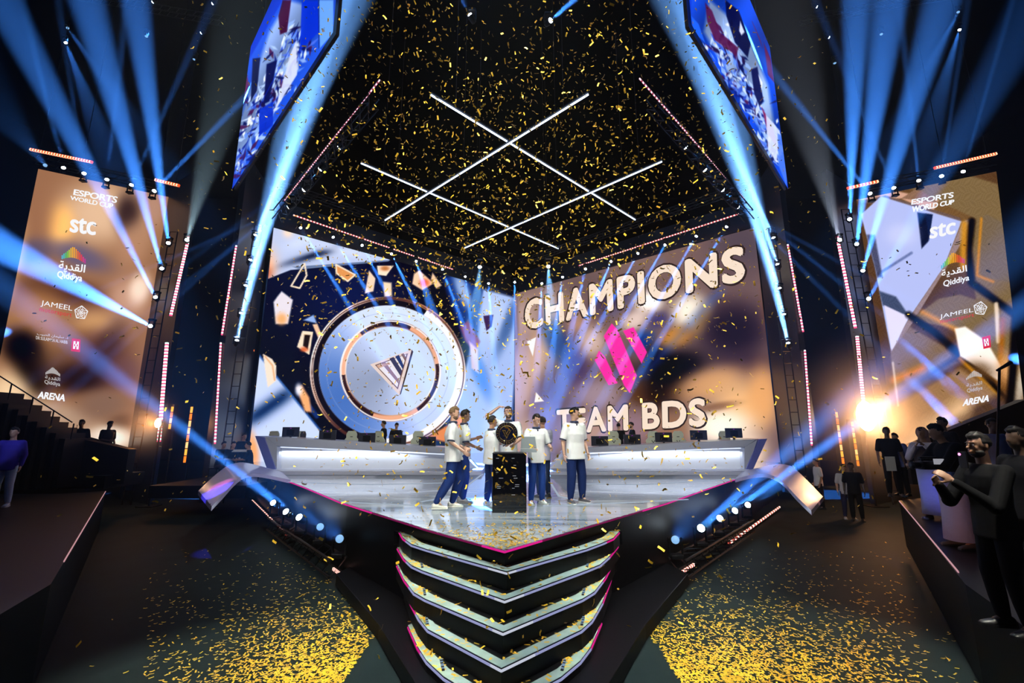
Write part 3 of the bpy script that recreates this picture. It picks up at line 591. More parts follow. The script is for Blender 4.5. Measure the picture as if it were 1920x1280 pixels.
def paint_br(p):
    p.blob(1760, 420, 120, 90, (120, 92, 60), 1); p.blob(1850, 700, 60, 120, (110, 76, 40), 1)
    rk = (126, 106, 76)
    p.poly([(1700, 350), (1815, 328), (1870, 345), (1905, 470), (1925, 600), (1925, 740), (1860, 680), (1830, 560), (1815, 470), (1830, 410)], rk, 4)
    p.poly([(1605, 375), (1680, 358), (1760, 375), (1748, 400), (1690, 372)], (200, 160, 140), 3); p.poly([(1690, 372), (1720, 352), (1760, 380)], (140, 110, 90), 2)
    p.poly([(1608, 378), (1660, 366), (1800, 408), (1804, 418), (1760, 400)], (110, 92, 88), 2)
    p.poly([(1614, 402), (1652, 368), (1803, 415), (1770, 500), (1706, 594), (1670, 655), (1640, 500)], (176, 184, 226), 2)
    p.poly([(1805, 415), (1820, 410), (1800, 460), (1672, 668), (1670, 655), (1706, 594), (1770, 500)], (150, 130, 130), 2)
    p.poly([(1720, 398), (1748, 402), (1741, 452), (1728, 466)], (20, 28, 56), 3); p.poly([(1735, 400), (1749, 402), (1742, 450)], (28, 44, 80), 2)
    p.line([(1646, 514), (1709, 474)], (96, 108, 150), 5, 3, .8, False); p.blob(1690, 440, 30, 22, (196, 200, 232), .8); p.poly([(1648, 545), (1680, 556), (1700, 585), (1704, 594), (1655, 572)], (74, 84, 110), 4)
    p.poly([(1658, 572), (1704, 594), (1672, 660)], (216, 210, 240), 2)
    p.poly([(1625, 440), (1640, 440), (1655, 520), (1645, 520)], (60, 60, 80), 4, .8)
    # rocks
    p.poly([(1706, 600), (1760, 560), (1800, 552), (1870, 575), (1860, 640), (1870, 690), (1790, 615)], rk, 3)
    p.poly([(1836, 410), (1850, 402), (1886, 420), (1896, 530), (1840, 518)], (120, 104, 84), 3); p.line([(1840, 410), (1832, 516), (1862, 528)], (210, 140, 40), 4, 5, .9, False)
    p.line([(1822, 415), (1816, 470), (1822, 530), (1870, 565), (1903, 590)], (14, 8, 4), 13, 7, 1, False); p.line([(1808, 420), (1806, 500)], (196, 140, 50), 12, 8, .9, False)
    p.line([(1704, 590), (1755, 625), (1800, 665), (1860, 720), (1890, 760)], (12, 8, 6), 12, 7, 1, False); p.line([(1730, 585), (1790, 616), (1830, 650)], (208, 146, 60), 8, 8, .9, False)
    p.line([(1890, 410), (1900, 500), (1925, 560)], (236, 200, 170), 9, 4, .9, False); p.line([(1868, 570), (1872, 640)], (240, 220, 200), 8, 4, .8, False); p.line([(1880, 600), (1876, 680)], (160, 100, 30), 10, 8, .9, False)
    p.poly([(1790, 616), (1810, 612), (1850, 640), (1876, 685), (1874, 715), (1836, 690), (1800, 668)], (248, 232, 222), 4); p.blob(1888, 690, 20, 30, (214, 160, 110), .9)
    p.poly([(1670, 660), (1706, 612), (1770, 650), (1795, 680), (1720, 720), (1676, 740)], (130, 108, 88), 4); p.line([(1680, 745), (1790, 672)], (60, 40, 30), 10, 10, .9, False); p.line([(1676, 712), (1730, 690)], (230, 140, 50), 12, 12, .8, False)
    p.blob(1830, 700, 36, 24, (96, 70, 44), .9); p.line([(1800, 672), (1850, 720), (1880, 750)], (200, 140, 40), 6, 5, .8, False)
    p.poly([(1676, 760), (1800, 690), (1850, 720), (1890, 760), (1800, 840), (1680, 845)], (150, 118, 84), 10); p.poly([(1690, 830), (1880, 735), (1925, 760), (1925, 870), (1690, 870)], (70, 52, 42), 14, .8); p.line([(1690, 842), (1800, 765)], (228, 190, 150), 34, 30, .9, False)
    p.line([(1905, 600), (1895, 760)], (10, 8, 8), 16, 8, 1, False); p.blob(1915, 720, 10, 50, (200, 190, 176), .8, 10); p.line([(1674, 680), (1684, 760)], (230, 220, 210), 4, 3, .7, False)
    gr = np.sin(p.x * .9 + 3 * np.sin(p.y * .23)) * np.sin(p.y * 1.1 + 2 * np.sin(p.x * .31)) * .035; p.c = np.clip(p.c + gr[:, None] * (p.c.mean(1, keepdims=True) < .6), 0, 1)
ban_l, BL = banner((-20, 768), (240, 838), (318, 370), (72, 317), 'tall sponsor screen with blurred tan picture and white logos', paint_bl, (150, 112, 86), 17.4, 20)
ban_r, BR = banner((1683, 842), (1925, 800), (1868, 322), (1605, 375), 'tall sponsor screen with golden rocks and a pale triangle', paint_br, (90, 66, 44), 20, 17.4)
W_ = (250, 250, 252)
QB = [((80, 190, 220), 3), ((70, 200, 200), 5), ((90, 200, 120), 6), ((120, 205, 60), 8), ((190, 210, 50), 10), ((240, 190, 40), 13), ((250, 180, 30), 15), ((250, 170, 40), 15), ((245, 150, 40), 13), ((240, 110, 40), 11), ((235, 80, 50), 10), ((230, 60, 80), 8), ((225, 60, 130), 6), ((190, 60, 150), 5)]
def skyline(mb, pane, x0, y0, x1, y1, h, cols=None):      # rows of little bars over a curved base
    n = len(QB); dx, dy = (x1 - x0) / n, (y1 - y0) / n
    for i, (c, hh) in enumerate(QB):
        cx = x0 + dx * (i + .5); cy_ = y0 + dy * (i + .5) - h * .45 * math.sin(math.pi * (i + .5) / n); H = h * (hh / 15.0 + .25)
        poly_on(mb, pane, [(cx - dx * .34, cy_), (cx + dx * .34, cy_), (cx + dx * .34, cy_ - H), (cx - dx * .34, cy_ - H)], cols or c, .06)
def penta(mb, pane, cx, cy_, r, w):
    A = [(cx + r * math.sin(R(72 * i + 6)), cy_ - r * math.cos(R(72 * i + 6))) for i in range(5)]; B = [(cx + r * .5 * math.sin(R(72 * i + 42)), cy_ - r * .5 * math.cos(R(72 * i + 42))) for i in range(5)]
    Cc = [(cx + r * .55 * math.sin(R(72 * i + 6)), cy_ - r * .55 * math.cos(R(72 * i + 6))) for i in range(5)]
    stroke_on(mb, pane, A + A[:1], w, W_)
    for i in range(5):
        stroke_on(mb, pane, [A[i], B[i], A[(i + 1) % 5]], w * .7, W_); stroke_on(mb, pane, [Cc[i], B[i], (cx, cy_)], w * .7, W_); stroke_on(mb, pane, [Cc[i], Cc[(i + 2) % 5]], w * .5, W_)
def quad(x0, y0, x1, y1, h, lean=0):      # baseline from x0,y0 to x1,y1, height h, lean moves the top
    return [(x0, y0), (x1, y1), (x1 + lean, y1 - h), (x0 + lean, y0 - h)]
AR = '\ufe94\ufef3\ufeaa\ufed8\ufedf\ufe8d'
def logos(pane, scr, L):
    mb = MB(); text_on(mb, pane, 'ESPORTS', L['es'], W_, .05, .06, .95); text_on(mb, pane, 'WORLD CUP', L['wc'], W_, .05, .06, .95); fix(mb.build('event_lettering', led_mat('led_pixels'), scr, colour=True), scr)
    mb = MB(); text_on(mb, pane, 'stc', L['stc'], W_, .045); fix(mb.build('stc_lettering', led_mat('led_pixels'), scr, colour=True), scr)
    mb = MB(); skyline(mb, pane, *L['sky']); text_on(mb, pane, AR, L['ar'], W_, .02); text_on(mb, pane, 'Qiddiya', L['qi'], W_, .02); fix(mb.build('qiddiya_logo', led_mat('led_pixels'), scr, colour=True), scr)
    mb = MB(); text_on(mb, pane, 'JAMEEL', L['ja'], W_, 0); text_on(mb, pane, 'motorsport', L['mo'], (214, 50, 54), .012, space=1.1); penta(mb, pane, *L['pe']); fix(mb.build('jameel_logo', led_mat('led_pixels'), scr, colour=True), scr)
    mb = MB()
    if 'ha' in L:
        text_on(mb, pane, 'DR SULAIMAN AL HABIB', L['ha'], (220, 214, 210), .01); text_on(mb, pane, '\ufe90\ufef4\ufe92\ufea4\ufedf\ufe8d \ufee5\ufe8e\ufee4\ufef4\ufee0\ufeb3 .\ufea9', L['ha2'], (220, 214, 210), .01)
    q = L['rd']; poly_on(mb, pane, q, (220, 22, 40), .06); c = lambda a, b: (q[0][0] + (q[1][0] - q[0][0]) * a + (q[3][0] - q[0][0]) * b, q[0][1] + (q[1][1] - q[0][1]) * a + (q[3][1] - q[0][1]) * b)
    for (a0, b0, a1, b1) in [(.2, .2, .42, .42), (.58, .2, .8, .42), (.2, .58, .42, .8), (.58, .58, .8, .8), (.42, .4, .58, .6), (.2, .42, .3, .58), (.7, .42, .8, .58)]: poly_on(mb, pane, [c(a0, b0), c(a1, b0), c(a1, b1), c(a0, b1)], W_, .065)
    fix(mb.build('hospital_logo', led_mat('led_pixels'), scr, colour=True), scr)
    G_ = (200, 196, 194); mb = MB(); skyline(mb, pane, *L['sky2'], G_); text_on(mb, pane, AR, L['ar2'], G_, .01); text_on(mb, pane, 'Qiddiya', L['qi2'], G_, .01); text_on(mb, pane, 'ARENA', L['arena'], W_, .05); fix(mb.build('arena_logo', led_mat('led_pixels'), scr, colour=True), scr)
logos(BL, ban_l, dict(es=[(138, 366), (218, 381.5), (221, 370), (140, 356)], wc=[(132, 375), (211, 392), (212.5, 383), (133, 368)], stc=quad(132, 435, 178, 441, 27, 2), sky=(115, 486, 161, 495, 16), ar=[(110, 508), (158, 515), (161, 497), (112, 489)], qi=quad(107, 524, 153, 532, 16, 2),
                      ja=quad(76, 575, 135, 586, 12, 2), mo=quad(74, 586, 134, 597, 9, 1), pe=(152, 586, 13, 1.3), ha=quad(68, 636, 127, 645, 6, 0), ha2=quad(70, 629, 128, 637, 6, 0), rd=[(133, 658), (150, 660), (151, 636), (135, 634)],
                      sky2=(85, 702, 113, 706, 9), ar2=quad(85, 711, 113, 716, 8, 0), qi2=quad(84, 721, 113, 726, 9, 0), arena=quad(71, 746, 121, 752, 12, 3)))
logos(BR, ban_r, dict(es=[(1709, 384.5), (1787, 371), (1788, 361), (1710, 375)], wc=[(1710, 399), (1788, 383), (1789, 375), (1711, 388)], stc=quad(1744, 448, 1790, 438, 24, 1), sky=(1764, 505, 1809, 494, 15), ar=[(1766, 522), (1813, 512), (1812, 497), (1765, 507)], qi=quad(1769, 541, 1817, 529, 14, 0),
                      ja=quad(1762, 600, 1825, 587, 10, 0), mo=quad(1763, 609, 1826, 596, 8, 0), pe=(1838, 578, 13, 1.3), rd=[(1844, 654), (1858, 651), (1857, 628), (1841, 632)],
                      sky2=(1811, 713, 1841, 707, 9), ar2=quad(1812, 727, 1841, 722, 8, 0), qi2=quad(1813, 738, 1842, 732, 9, 0), arena=quad(1805, 761, 1853, 752, 12, 3)))

# ---------------------------------------------------------------- hanging crowd screens
def hanging(bl, br, lf, d0, d1, paint, label, far_first):
    A = P(*bl, d0); r = ray(*br); B = EYE + r * ((A.z - EYE.z) / r.z); pane = Pane(A, B)
    W = (Vector((B.x, B.y)) - Vector((A.x, A.y))).length
    ft = [pane.uv(pane.hit(*q)) for q in (lf, bl, br)]; zt = ft[0][1]
    q = [(ft[1][0], ft[1][1]), (ft[2][0], ft[2][1]), (ft[2][0], zt), (ft[1][0], zt)]
    t = empty('hanging_screen', pane.at(0, A.z), label=label, cat='screen', group='screens hanging over the stage corners')
    MB().prism([pane.at(u, z, -.03) for u, z in q], -pane.n * .07).build('cabinet', BLACK, t, world=True)
    fix(screen_grid('picture_panel', pane, q, 240, 300, paint, t, (28, 70, 200)), t)
    mb = MB()
    for k in (.1, .9): mb.tube([pane.at(W * k, zt, -.1), pane.at(W * k, 26.8, -.1)], .02, 5)
    mb.build('suspension_cable', METAL, t, world=True); return t
def crowd(p, seed, cx, cy_, ax, regions):
    rr = random.Random(seed)
    for g in regions: p.poly(g[0], g[1], g[2] if len(g) > 2 else 3)
    p.c *= (.85 + .15 * np.sin(p.x * .05 + p.y * .03))[:, None]
    for k in range(260):           # folds of robes, faces, dark and maroon cloth
        t = rr.uniform(-1, 1); s = rr.gauss(0, .45); x = cx + ax[0] * t + ax[2] * s; y = cy_ + ax[1] * t + ax[3] * s
        L = rr.uniform(4, 17); a = math.atan2(ax[1], ax[0]) + rr.gauss(0, .6); w = rr.uniform(1.2, 4.5)
        dx, dy = math.cos(a) * L, math.sin(a) * L; nx, ny = -math.sin(a) * w, math.cos(a) * w
        c = rr.choice([(206, 222, 255), (180, 204, 252), (235, 240, 255), (20, 30, 90), (24, 40, 130), (90, 120, 220), (80, 36, 84), (40, 24, 70), (150, 180, 245), (60, 90, 200), (110, 150, 235)])
        p.poly([(x - dx, y - dy), (x + nx, y + ny), (x + dx, y + dy), (x - nx, y - ny)], c, 2, .9)
def crowd_l(p):
    crowd(p, 3, 500, 190, (-70, 130, 30, 30), [([(437, 165), (530, 0), (560, -120), (640, -150), (627, 62), (437, 355)], (50, 96, 215)), ([(505, 60), (540, 0), (575, 10), (570, 70), (510, 190), (440, 320), (445, 240)], (160, 188, 245), 8), ([(515, 150), (558, 80), (560, 130), (512, 215)], (200, 214, 250), 3)])
    for q, c in [([(522, 30), (530, 0), (546, 0), (538, 60), (525, 65)], (70, 20, 60)), ([(450, 165), (462, 130), (466, 160), (452, 205)], (110, 40, 90)), ([(500, 120), (520, 112), (505, 190), (494, 196)], (16, 24, 80)), ([(545, 100), (556, 75), (557, 140), (516, 205)], (205, 212, 240)), ([(566, 0), (596, 0), (598, 60), (562, 95)], (22, 60, 200)), ([(598, 0), (625, 0), (625, 62), (600, 90)], (120, 170, 250)), ([(486, 205), (512, 190), (512, 235), (486, 255)], (24, 60, 190)),
                 ([(474, 110), (488, 108), (482, 170), (470, 190)], (14, 22, 70))]: p.poly(q, c, 2.5, .92)
    p.line([(598, -50), (598, 90)], (14, 30, 90), 1.2, 1, 1, False); p.line([(437, 350), (486, 200), (560, 60)], (30, 60, 180), 2, 2, .6, False)
def crowd_r(p):
    crowd(p, 5, 1400, 180, (60, 120, 22, -25), [([(1297, -20), (1400, -20), (1440, 60), (1482, 185), (1475, 355), (1295, 50)], (40, 92, 224)), ([(1330, 0), (1400, 60), (1440, 160), (1462, 300), (1400, 200), (1320, 60)], (170, 196, 246), 8)])
    for q, c in [([(1322, 5), (1335, 20), (1350, 60), (1385, 90), (1380, 104), (1340, 75), (1326, 40)], (90, 36, 80)), ([(1360, 0), (1385, 20), (1408, 80), (1402, 108), (1378, 80), (1362, 30)], (16, 20, 66)), ([(1388, 40), (1396, 60), (1390, 66), (1386, 58)], (226, 232, 255)), ([(1410, 40), (1430, 90), (1424, 70)], (120, 40, 80)), ([(1432, 80), (1445, 110), (1452, 155), (1440, 140)], (110, 36, 80)), ([(1408, 130), (1420, 125), (1432, 190), (1424, 200), (1414, 175)], (20, 26, 80)), ([(1422, 140), (1430, 155), (1428, 168)], (236, 240, 255)),
                 ([(1428, 200), (1450, 240), (1458, 280), (1440, 250)], (130, 40, 90)), ([(1296, 30), (1310, 45), (1322, 80), (1300, 60)], (50, 110, 235)), ([(1470, 160), (1482, 190), (1478, 250), (1470, 215)], (110, 44, 110)), ([(1436, 215), (1462, 245), (1456, 305), (1440, 280)], (210, 218, 250)), ([(1458, 250), (1478, 260), (1475, 350), (1460, 310)], (90, 130, 235))]: p.poly(q, c, 2.5, .9)
hanging((437, 355), (627, 62), (437, 165), 13.9, 8, crowd_l, 'hanging screen showing a blue-tinted crowd, on the left over the stage', 1)
hanging((1476, 355), (1294, 48), (1482, 185), 13.9, 8, crowd_r, 'hanging screen showing a blue-tinted crowd, on the right over the stage', 1)

# ---------------------------------------------------------------- moving-head lights
BLUE = (.05, .26, 1.0)
lens_m = mat('beam_lens', (.05, .05, .05), .3, emit=(.75, .88, 1), es=30)
proto = empty('moving_head_light', (0, 0, -50))
MB().box((-.16, -.13, -.45), (.16, .13, -.34)).build('base', BLACK, proto, bevel=.02)
MB().box((-.19, -.04, -.38), (-.15, .04, .06)).box((.15, -.04, -.38), (.19, .04, .06)).box((-.19, -.04, -.40), (.19, .04, -.36)).build('yoke', BLACK, proto, bevel=.01)
hd = empty('head_pivot', (0, 0, 0)); hd.name = 'head'; bpy.data.objects.remove(hd)
hd = MB().lathe([(.02, .20), (.10, .18), (.125, .05), (.13, -.14), (.12, -.16)], 18).build('head', BLACK, proto, True)
ln = MB().lathe([(.001, -.215), (.05, -.205), (.09, -.185), (.105, -.155), (.105, -.15)], 16).build('lens', lens_m, hd, True)
dim_lens = ln.data.copy(); dim_lens.materials.clear(); dim_lens.materials.append(mat('dim_beam_lens', (.05, .08, .12), .1, emit=(.3, .6, 1), es=.8))
GAIN = 36.0
def head_light(px, py, d, tx, ty, td, watts, ang, label, group, col=BLUE, size=.72, hang=True, lensk=1.0, first=[True]):
    loc = P(px, py, d); aim = P(tx, ty, td) if td > 0 else EYE + ray(tx, ty) * (abs(td) / abs(ray(tx, ty).z) )
    t = proto if first[0] else copy_tree(proto); first[0] = False
    t.location = loc; t.scale = (size,) * 3
    if hang: t.rotation_euler = (0, math.pi, 0)
    else: t.rotation_euler = (0, 0, 0)
    Rt = t.rotation_euler.to_matrix(); dloc = Rt.inverted() @ (aim - loc); h = [c for c in t.children if c.name.startswith('head')][0]
    h.rotation_euler = dloc.to_track_quat('-Z', 'Y').to_euler()
    if watts < 6000: [c for c in h.children if c.name.startswith('lens')][0].data = dim_lens
    tag(t, label, 'moving light', group)
    l = bpy.data.lights.new('beam', 'SPOT'); l.energy = watts * GAIN; l.color = col; l.spot_size = R(ang); l.spot_blend = .55; l.shadow_soft_size = .06
    o = bpy.data.objects.new('beam', l); C.objects.link(o); o.parent = h; o.location = (0, 0, -.25); return t
ORD = ['topmost', 'second from the top', 'third from the top', 'fourth from the top', 'lowest', 'sixth']
# upright ladders that carry the columns of beam lights, and roof trusses for the far ones
def ladder(pts, label):
    a, b = Vector(pts[0]), Vector(pts[1]); mb = MB()
    for sx in (-.17, .17): mb.tube([a + Vector((sx, .16, 0)), b + Vector((sx, .16, 0))], .025, 6)
    n = int((a - b).length / .5)
    for i in range(n): q = a.lerp(b, i / n); mb.tube([q + Vector((-.17, .16, 0)), q + Vector((.17, .16, 0))], .015, 5)
    tag(mb.build('lighting_ladder', METAL), label, 'truss', 'upright lighting ladders')
for (xa, ya, xb, yb, dd, lb) in [(318, 448, 283, 618, 18.3, 'dark upright ladder carrying the beam lights by the left sponsor screen'), (1592, 405, 1629, 567, 18.3, 'dark upright ladder carrying the beam lights by the right sponsor screen'), (479, 435, 441, 655, 18.7, 'dark upright ladder carrying the bright beam lights left of the disc picture'), (1450, 440, 1481, 660, 18.7, 'dark upright ladder carrying the bright beam lights right of the champions picture')]:
    a_ = P(xa, ya, dd); b_2 = P(xb, yb, dd); ladder((a_ + Vector((0, 0, .4)), Vector((b_2.x, b_2.y, FLOOR))), lb)
for s_, nm in ((-1, 'left'), (1, 'right')):
    truss(P(960 + s_ * 900, 296 if s_ < 0 else 306, 18.9) , P(960 + s_ * 660, 350 if s_ < 0 else 352, 18.9), 'dark truss behind the beam lights over the %s sponsor screen' % nm)
    truss(P(960 + s_ * 870, -20, 21.9), P(960 + s_ * 540, 40, 21.9), 'far roof truss in the dark upper %s' % nm)
# columns beside the sponsor banners
for k, (a, b) in enumerate([((316, 458), (255, 10)), ((304, 506), (168, 20)), ((293, 560), (35, 60)), ((284, 612), (-60, 430))]):
    head_light(*a, 18.3, *b, 9, 260000, [3.4, 4.2, 4.2, 5.5][k], 'blue beam light on the fin by the left sponsor screen, %s' % ORD[k if k < 3 else 4], 'beam lights beside the sponsor screens')
for k, (a, b) in enumerate([((1593, 413), (1606, 20)), ((1606, 460), (1666, 20)), ((1617, 510), (1758, 30)), ((1628, 561), (1760, 330))]):
    head_light(*a, 18.3, *b, 9, 220000 if k < 3 else 60000, [3.4, 4.2, 4.4, 2.5][k], 'blue beam light on the fin by the right sponsor screen, %s' % ORD[k if k < 3 else 4], 'beam lights beside the sponsor screens')
# on top of the banners
for k, (a, b, w, an) in enumerate([((85, 310), (60, 280), 4000, 2), ((120, 318), (40, 0), 60000, 2.2), ((158, 328), (118, 60), 60000, 1.2), ((200, 340), (240, -10), 110000, 1.6), ((245, 350), (410, -20), 90000, 1.8), ((287, 360), (560, 80), 200000, 1.8)]):
    head_light(*a, 18.0, *b, 12, w, an, 'beam light over the left sponsor screen, %s from its outer end' % ['first', 'second', 'third', 'fourth', 'fifth', 'sixth'][k], 'beam lights on the sponsor screen tops', hang=False)
for k, (a, b, w, an) in enumerate([((1805, 325), (1893, 20), 70000, 1.4), ((1765, 333), (1806, 60), 60000, 1.2), ((1723, 342), (1684, -10), 120000, 1.6), ((1677, 355), (1545, 40), 90000, 1.4), ((1633, 365), (1420, 100), 200000, 1.8)]):
    head_light(*a, 18.0, *b, 12, w, an, 'beam light over the right sponsor screen, %s from its outer end' % ['first', 'second', 'third', 'fourth', 'fifth', 'sixth'][k], 'beam lights on the sponsor screen tops', hang=False)
# inner fin columns
for k, (a, b, w, an) in enumerate([((477, 445), (690, -40), 150000, 6), ((468, 492), (650, -40), 260000, 6), ((459, 540), (670, -40), 200000, 6), ((451, 592), (640, -40), 300000, 6), ((443, 643), (610, -40), 330000, 7)]):
    head_light(*a, 18.7, *b, 14, w * 2.6, an, 'bright blue beam light on the fin left of the disc picture, %s' % ORD[k], 'beam lights beside the video walls', col=(.16, .42, 1))
for k, (a, b, w, an) in enumerate([((1452, 450), (1230, -40), 150000, 6), ((1459, 500), (1270, -40), 260000, 6), ((1463, 545), (1250, -40), 200000, 6), ((1471, 594), (1280, -40), 300000, 6), ((1479, 648), (1310, -40), 330000, 7)]):
    head_light(*a, 18.7, *b, 14, w * 2.6, an, 'bright blue beam light on the fin right of the champions picture, %s' % ORD[k], 'beam lights beside the video walls', col=(.16, .42, 1))
# under the side trusses over the stage
for k, (a, b, w) in enumerate([((641, 273), (260, 560), 60000), ((605, 313), (170, 700), 190000), ((575, 352), (140, 690), 190000), ((547, 385), (330, 480), 50000)]):
    head_light(*a, 14, *b, 15.2, w * 4, 1.7, 'small beam light under the left truss above the stage, %s' % ORD[k if k < 3 else 4], 'beam lights under the side trusses')
for k, (a, b, w) in enumerate([((1281, 272), (1500, 470), 60000), ((1317, 314), (1700, 700), 190000), ((1350, 352), (1720, 640), 190000), ((1378, 385), (1590, 500), 50000)]):
    head_light(*a, 14, *b, 15.2, w * 4, 1.7, 'small beam light under the right truss above the stage, %s' % ORD[k if k < 3 else 4], 'beam lights under the side trusses')
truss(P(700, 190, 12), P(520, 405, 16), 'dark side truss over the left of the stage'); truss(P(1222, 190, 12), P(1404, 405, 16), 'dark side truss over the right of the stage')
# over the video walls
for k, (a, b, w) in enumerate([((562, 424), (665, 590), 70000), ((623, 442), (705, 572), 60000), ((678, 458), (720, 540), 30000), ((733, 474), (775, 560), 45000), ((780, 489), (790, 520), 16000), ((829, 503), (862, 590), 40000), ((872, 517), (884, 610), 30000), ((916, 530), (921, 600), 30000)]):
    q = PL.hit(*a, 1.0); r2 = PL.hit(*b, 4.2); head_light(*a, q.y, *b, r2.y, w * 5.5, 2.8, 'small downward beam light over the disc video wall, %s from its outer end' % ['first', 'second', 'third', 'fourth', 'fifth', 'sixth', 'seventh', 'eighth'][k], 'beam lights over the video walls')
for k, (a, b, w) in enumerate([((1364, 422), (1235, 640), 90000), ((1307, 440), (1220, 590), 60000), ((1248, 457), (1190, 560), 50000), ((1197, 473), (1150, 560), 45000), ((1146, 489), (1125, 540), 36000), ((1098, 503), (1085, 560), 24000), ((1055, 518), (1045, 590), 36000), ((1016, 530), (1012, 600), 30000), ((965, 528), (965, 580), 16000)]):
    q = PR.hit(*a, 1.0); r2 = PR.hit(*b, 4.2); head_light(*a, q.y, *b, r2.y, w * 5.5, 2.8, 'small downward beam light over the champions video wall, %s from its outer end' % ['first', 'second', 'third', 'fourth', 'fifth', 'sixth', 'seventh', 'eighth', 'ninth'][k], 'beam lights over the video walls')
head_light(900, 497, 27, 888, 620, 24, 16000, 14, 'large cool wash light over the corner of the video walls, left one of two', 'corner wash lights', col=(.2, .55, 1), size=1.1)
head_light(1028, 496, 27, 1034, 620, 24, 16000, 14, 'large cool wash light over the corner of the video walls, right one of two', 'corner wash lights', col=(.2, .55, 1), size=1.1)
head_light(885, 35, 15, 845, -40, 14, 60000, 6, 'bright spot high over the stage with a short beam to the upper left', 'high spots', size=.9)
head_light(1028, 42, 15, 1110, -30, 13, 80000, 7, 'bright spot high over the stage with a short beam to the upper right', 'high spots', size=.9)
# far away in the dark roof
for k, (x, y, tx, ty, w, an) in enumerate([(125, 50, 148, 82, 5000, 9), (122, 77, 150, 150, 9000, 11), (274, 65, 276, 80, 2000, 4), (381, 60, 100, 150, 9000, .9), (365, 108, 360, 130, 1500, 3), (290, 2, 0, 132, 14000, .9), (402, 5, 20, 190, 14000, .9)]):
    head_light(x, y, 21.5, tx, ty, 21.5, w, an, 'distant roof light in the dark upper left, %s' % ['higher of the bright pair', 'lower of the bright pair', 'alone right of the bright pair', 'small, beside the hanging screen', 'small, near the thin beam', 'cut by the frame top', 'right of the one at the frame top'][k], 'distant roof lights')
for k, (x, y, tx, ty, w, an) in enumerate([(1798, 20, 1785, 45, 5000, 9), (1800, 53, 1780, 120, 9000, 11), (1653, 61, 1650, 80, 2000, 4), (1527, 12, 1900, 90, 14000, .9), (1550, 69, 1700, 130, 12000, .9), (1565, 115, 1566, 130, 1500, 3)]):
    head_light(x, y, 21.5, tx, ty, 21.5, w, an, 'distant roof light in the dark upper right, %s' % ['higher of the bright pair', 'lower of the bright pair', 'round and alone', 'small, highest by the hanging screen', 'small, second by the hanging screen', 'faint, third by the hanging screen'][k], 'distant roof lights')
# floor lights in front of the stage
FL = []
for k, (x, y, tx, ty, w) in enumerate([(516, 945, 300, 790, 30000), (541, 963, 220, 700, 150000), (566, 973, 250, 735, 120000), (601, 988, 560, 950, 2500), (637, 1010, 620, 990, 1500)]):
    L = EYE + (PZ(x, y, FLOOR + .5) - EYE) * .88; FL.append(L); head_light(x, y, L.y, tx, ty, L.y - 4.0, w * 2, 2.2, 'floor beam light left of the steps, %s' % ['farthest back', 'second from the back', 'third from the back', 'fourth from the back', 'nearest the steps'][k], 'floor beam lights', hang=False)
for k, (x, y, tx, ty, w) in enumerate([(1399, 948, 1560, 860, 30000), (1374, 960, 1600, 800, 90000), (1345, 975, 1640, 770, 160000), (1312, 992, 1460, 860, 60000), (1266, 1012, 1280, 990, 1500)]):
    L = EYE + (PZ(x, y, FLOOR + .5) - EYE) * .88; FL.append(L); head_light(x, y, L.y, tx, ty, L.y - 4.0, w * 2, 2.2, 'floor beam light right of the steps, %s' % ['farthest back', 'second from the back', 'third from the back', 'fourth from the back', 'nearest the steps'][k], 'floor beam lights', hang=False)
for s_, nm in ((0, 'left'), (5, 'right')): truss(FL[s_] + Vector((0, 0, -.5)), FL[s_ + 4] + Vector((0, 0, -.5)), 'low dark truss carrying the floor beam lights %s of the steps' % nm, w=.3, group='floor trusses')
# soft pale beams above the outer strips, from lamps added to make them
head_light(350, 452, 18.1, 425, 170, 11, 7000, 8, 'light added for the soft pale beam at the top of the left greenish strip', 'added pale beam lights on the outer fins', col=(.5, .75, .9))
head_light(1575, 452, 18.1, 1500, 170, 11, 7000, 8, 'light added for the soft pale beam at the top of the outer right strip', 'added pale beam lights on the outer fins', col=(.6, .7, .9))
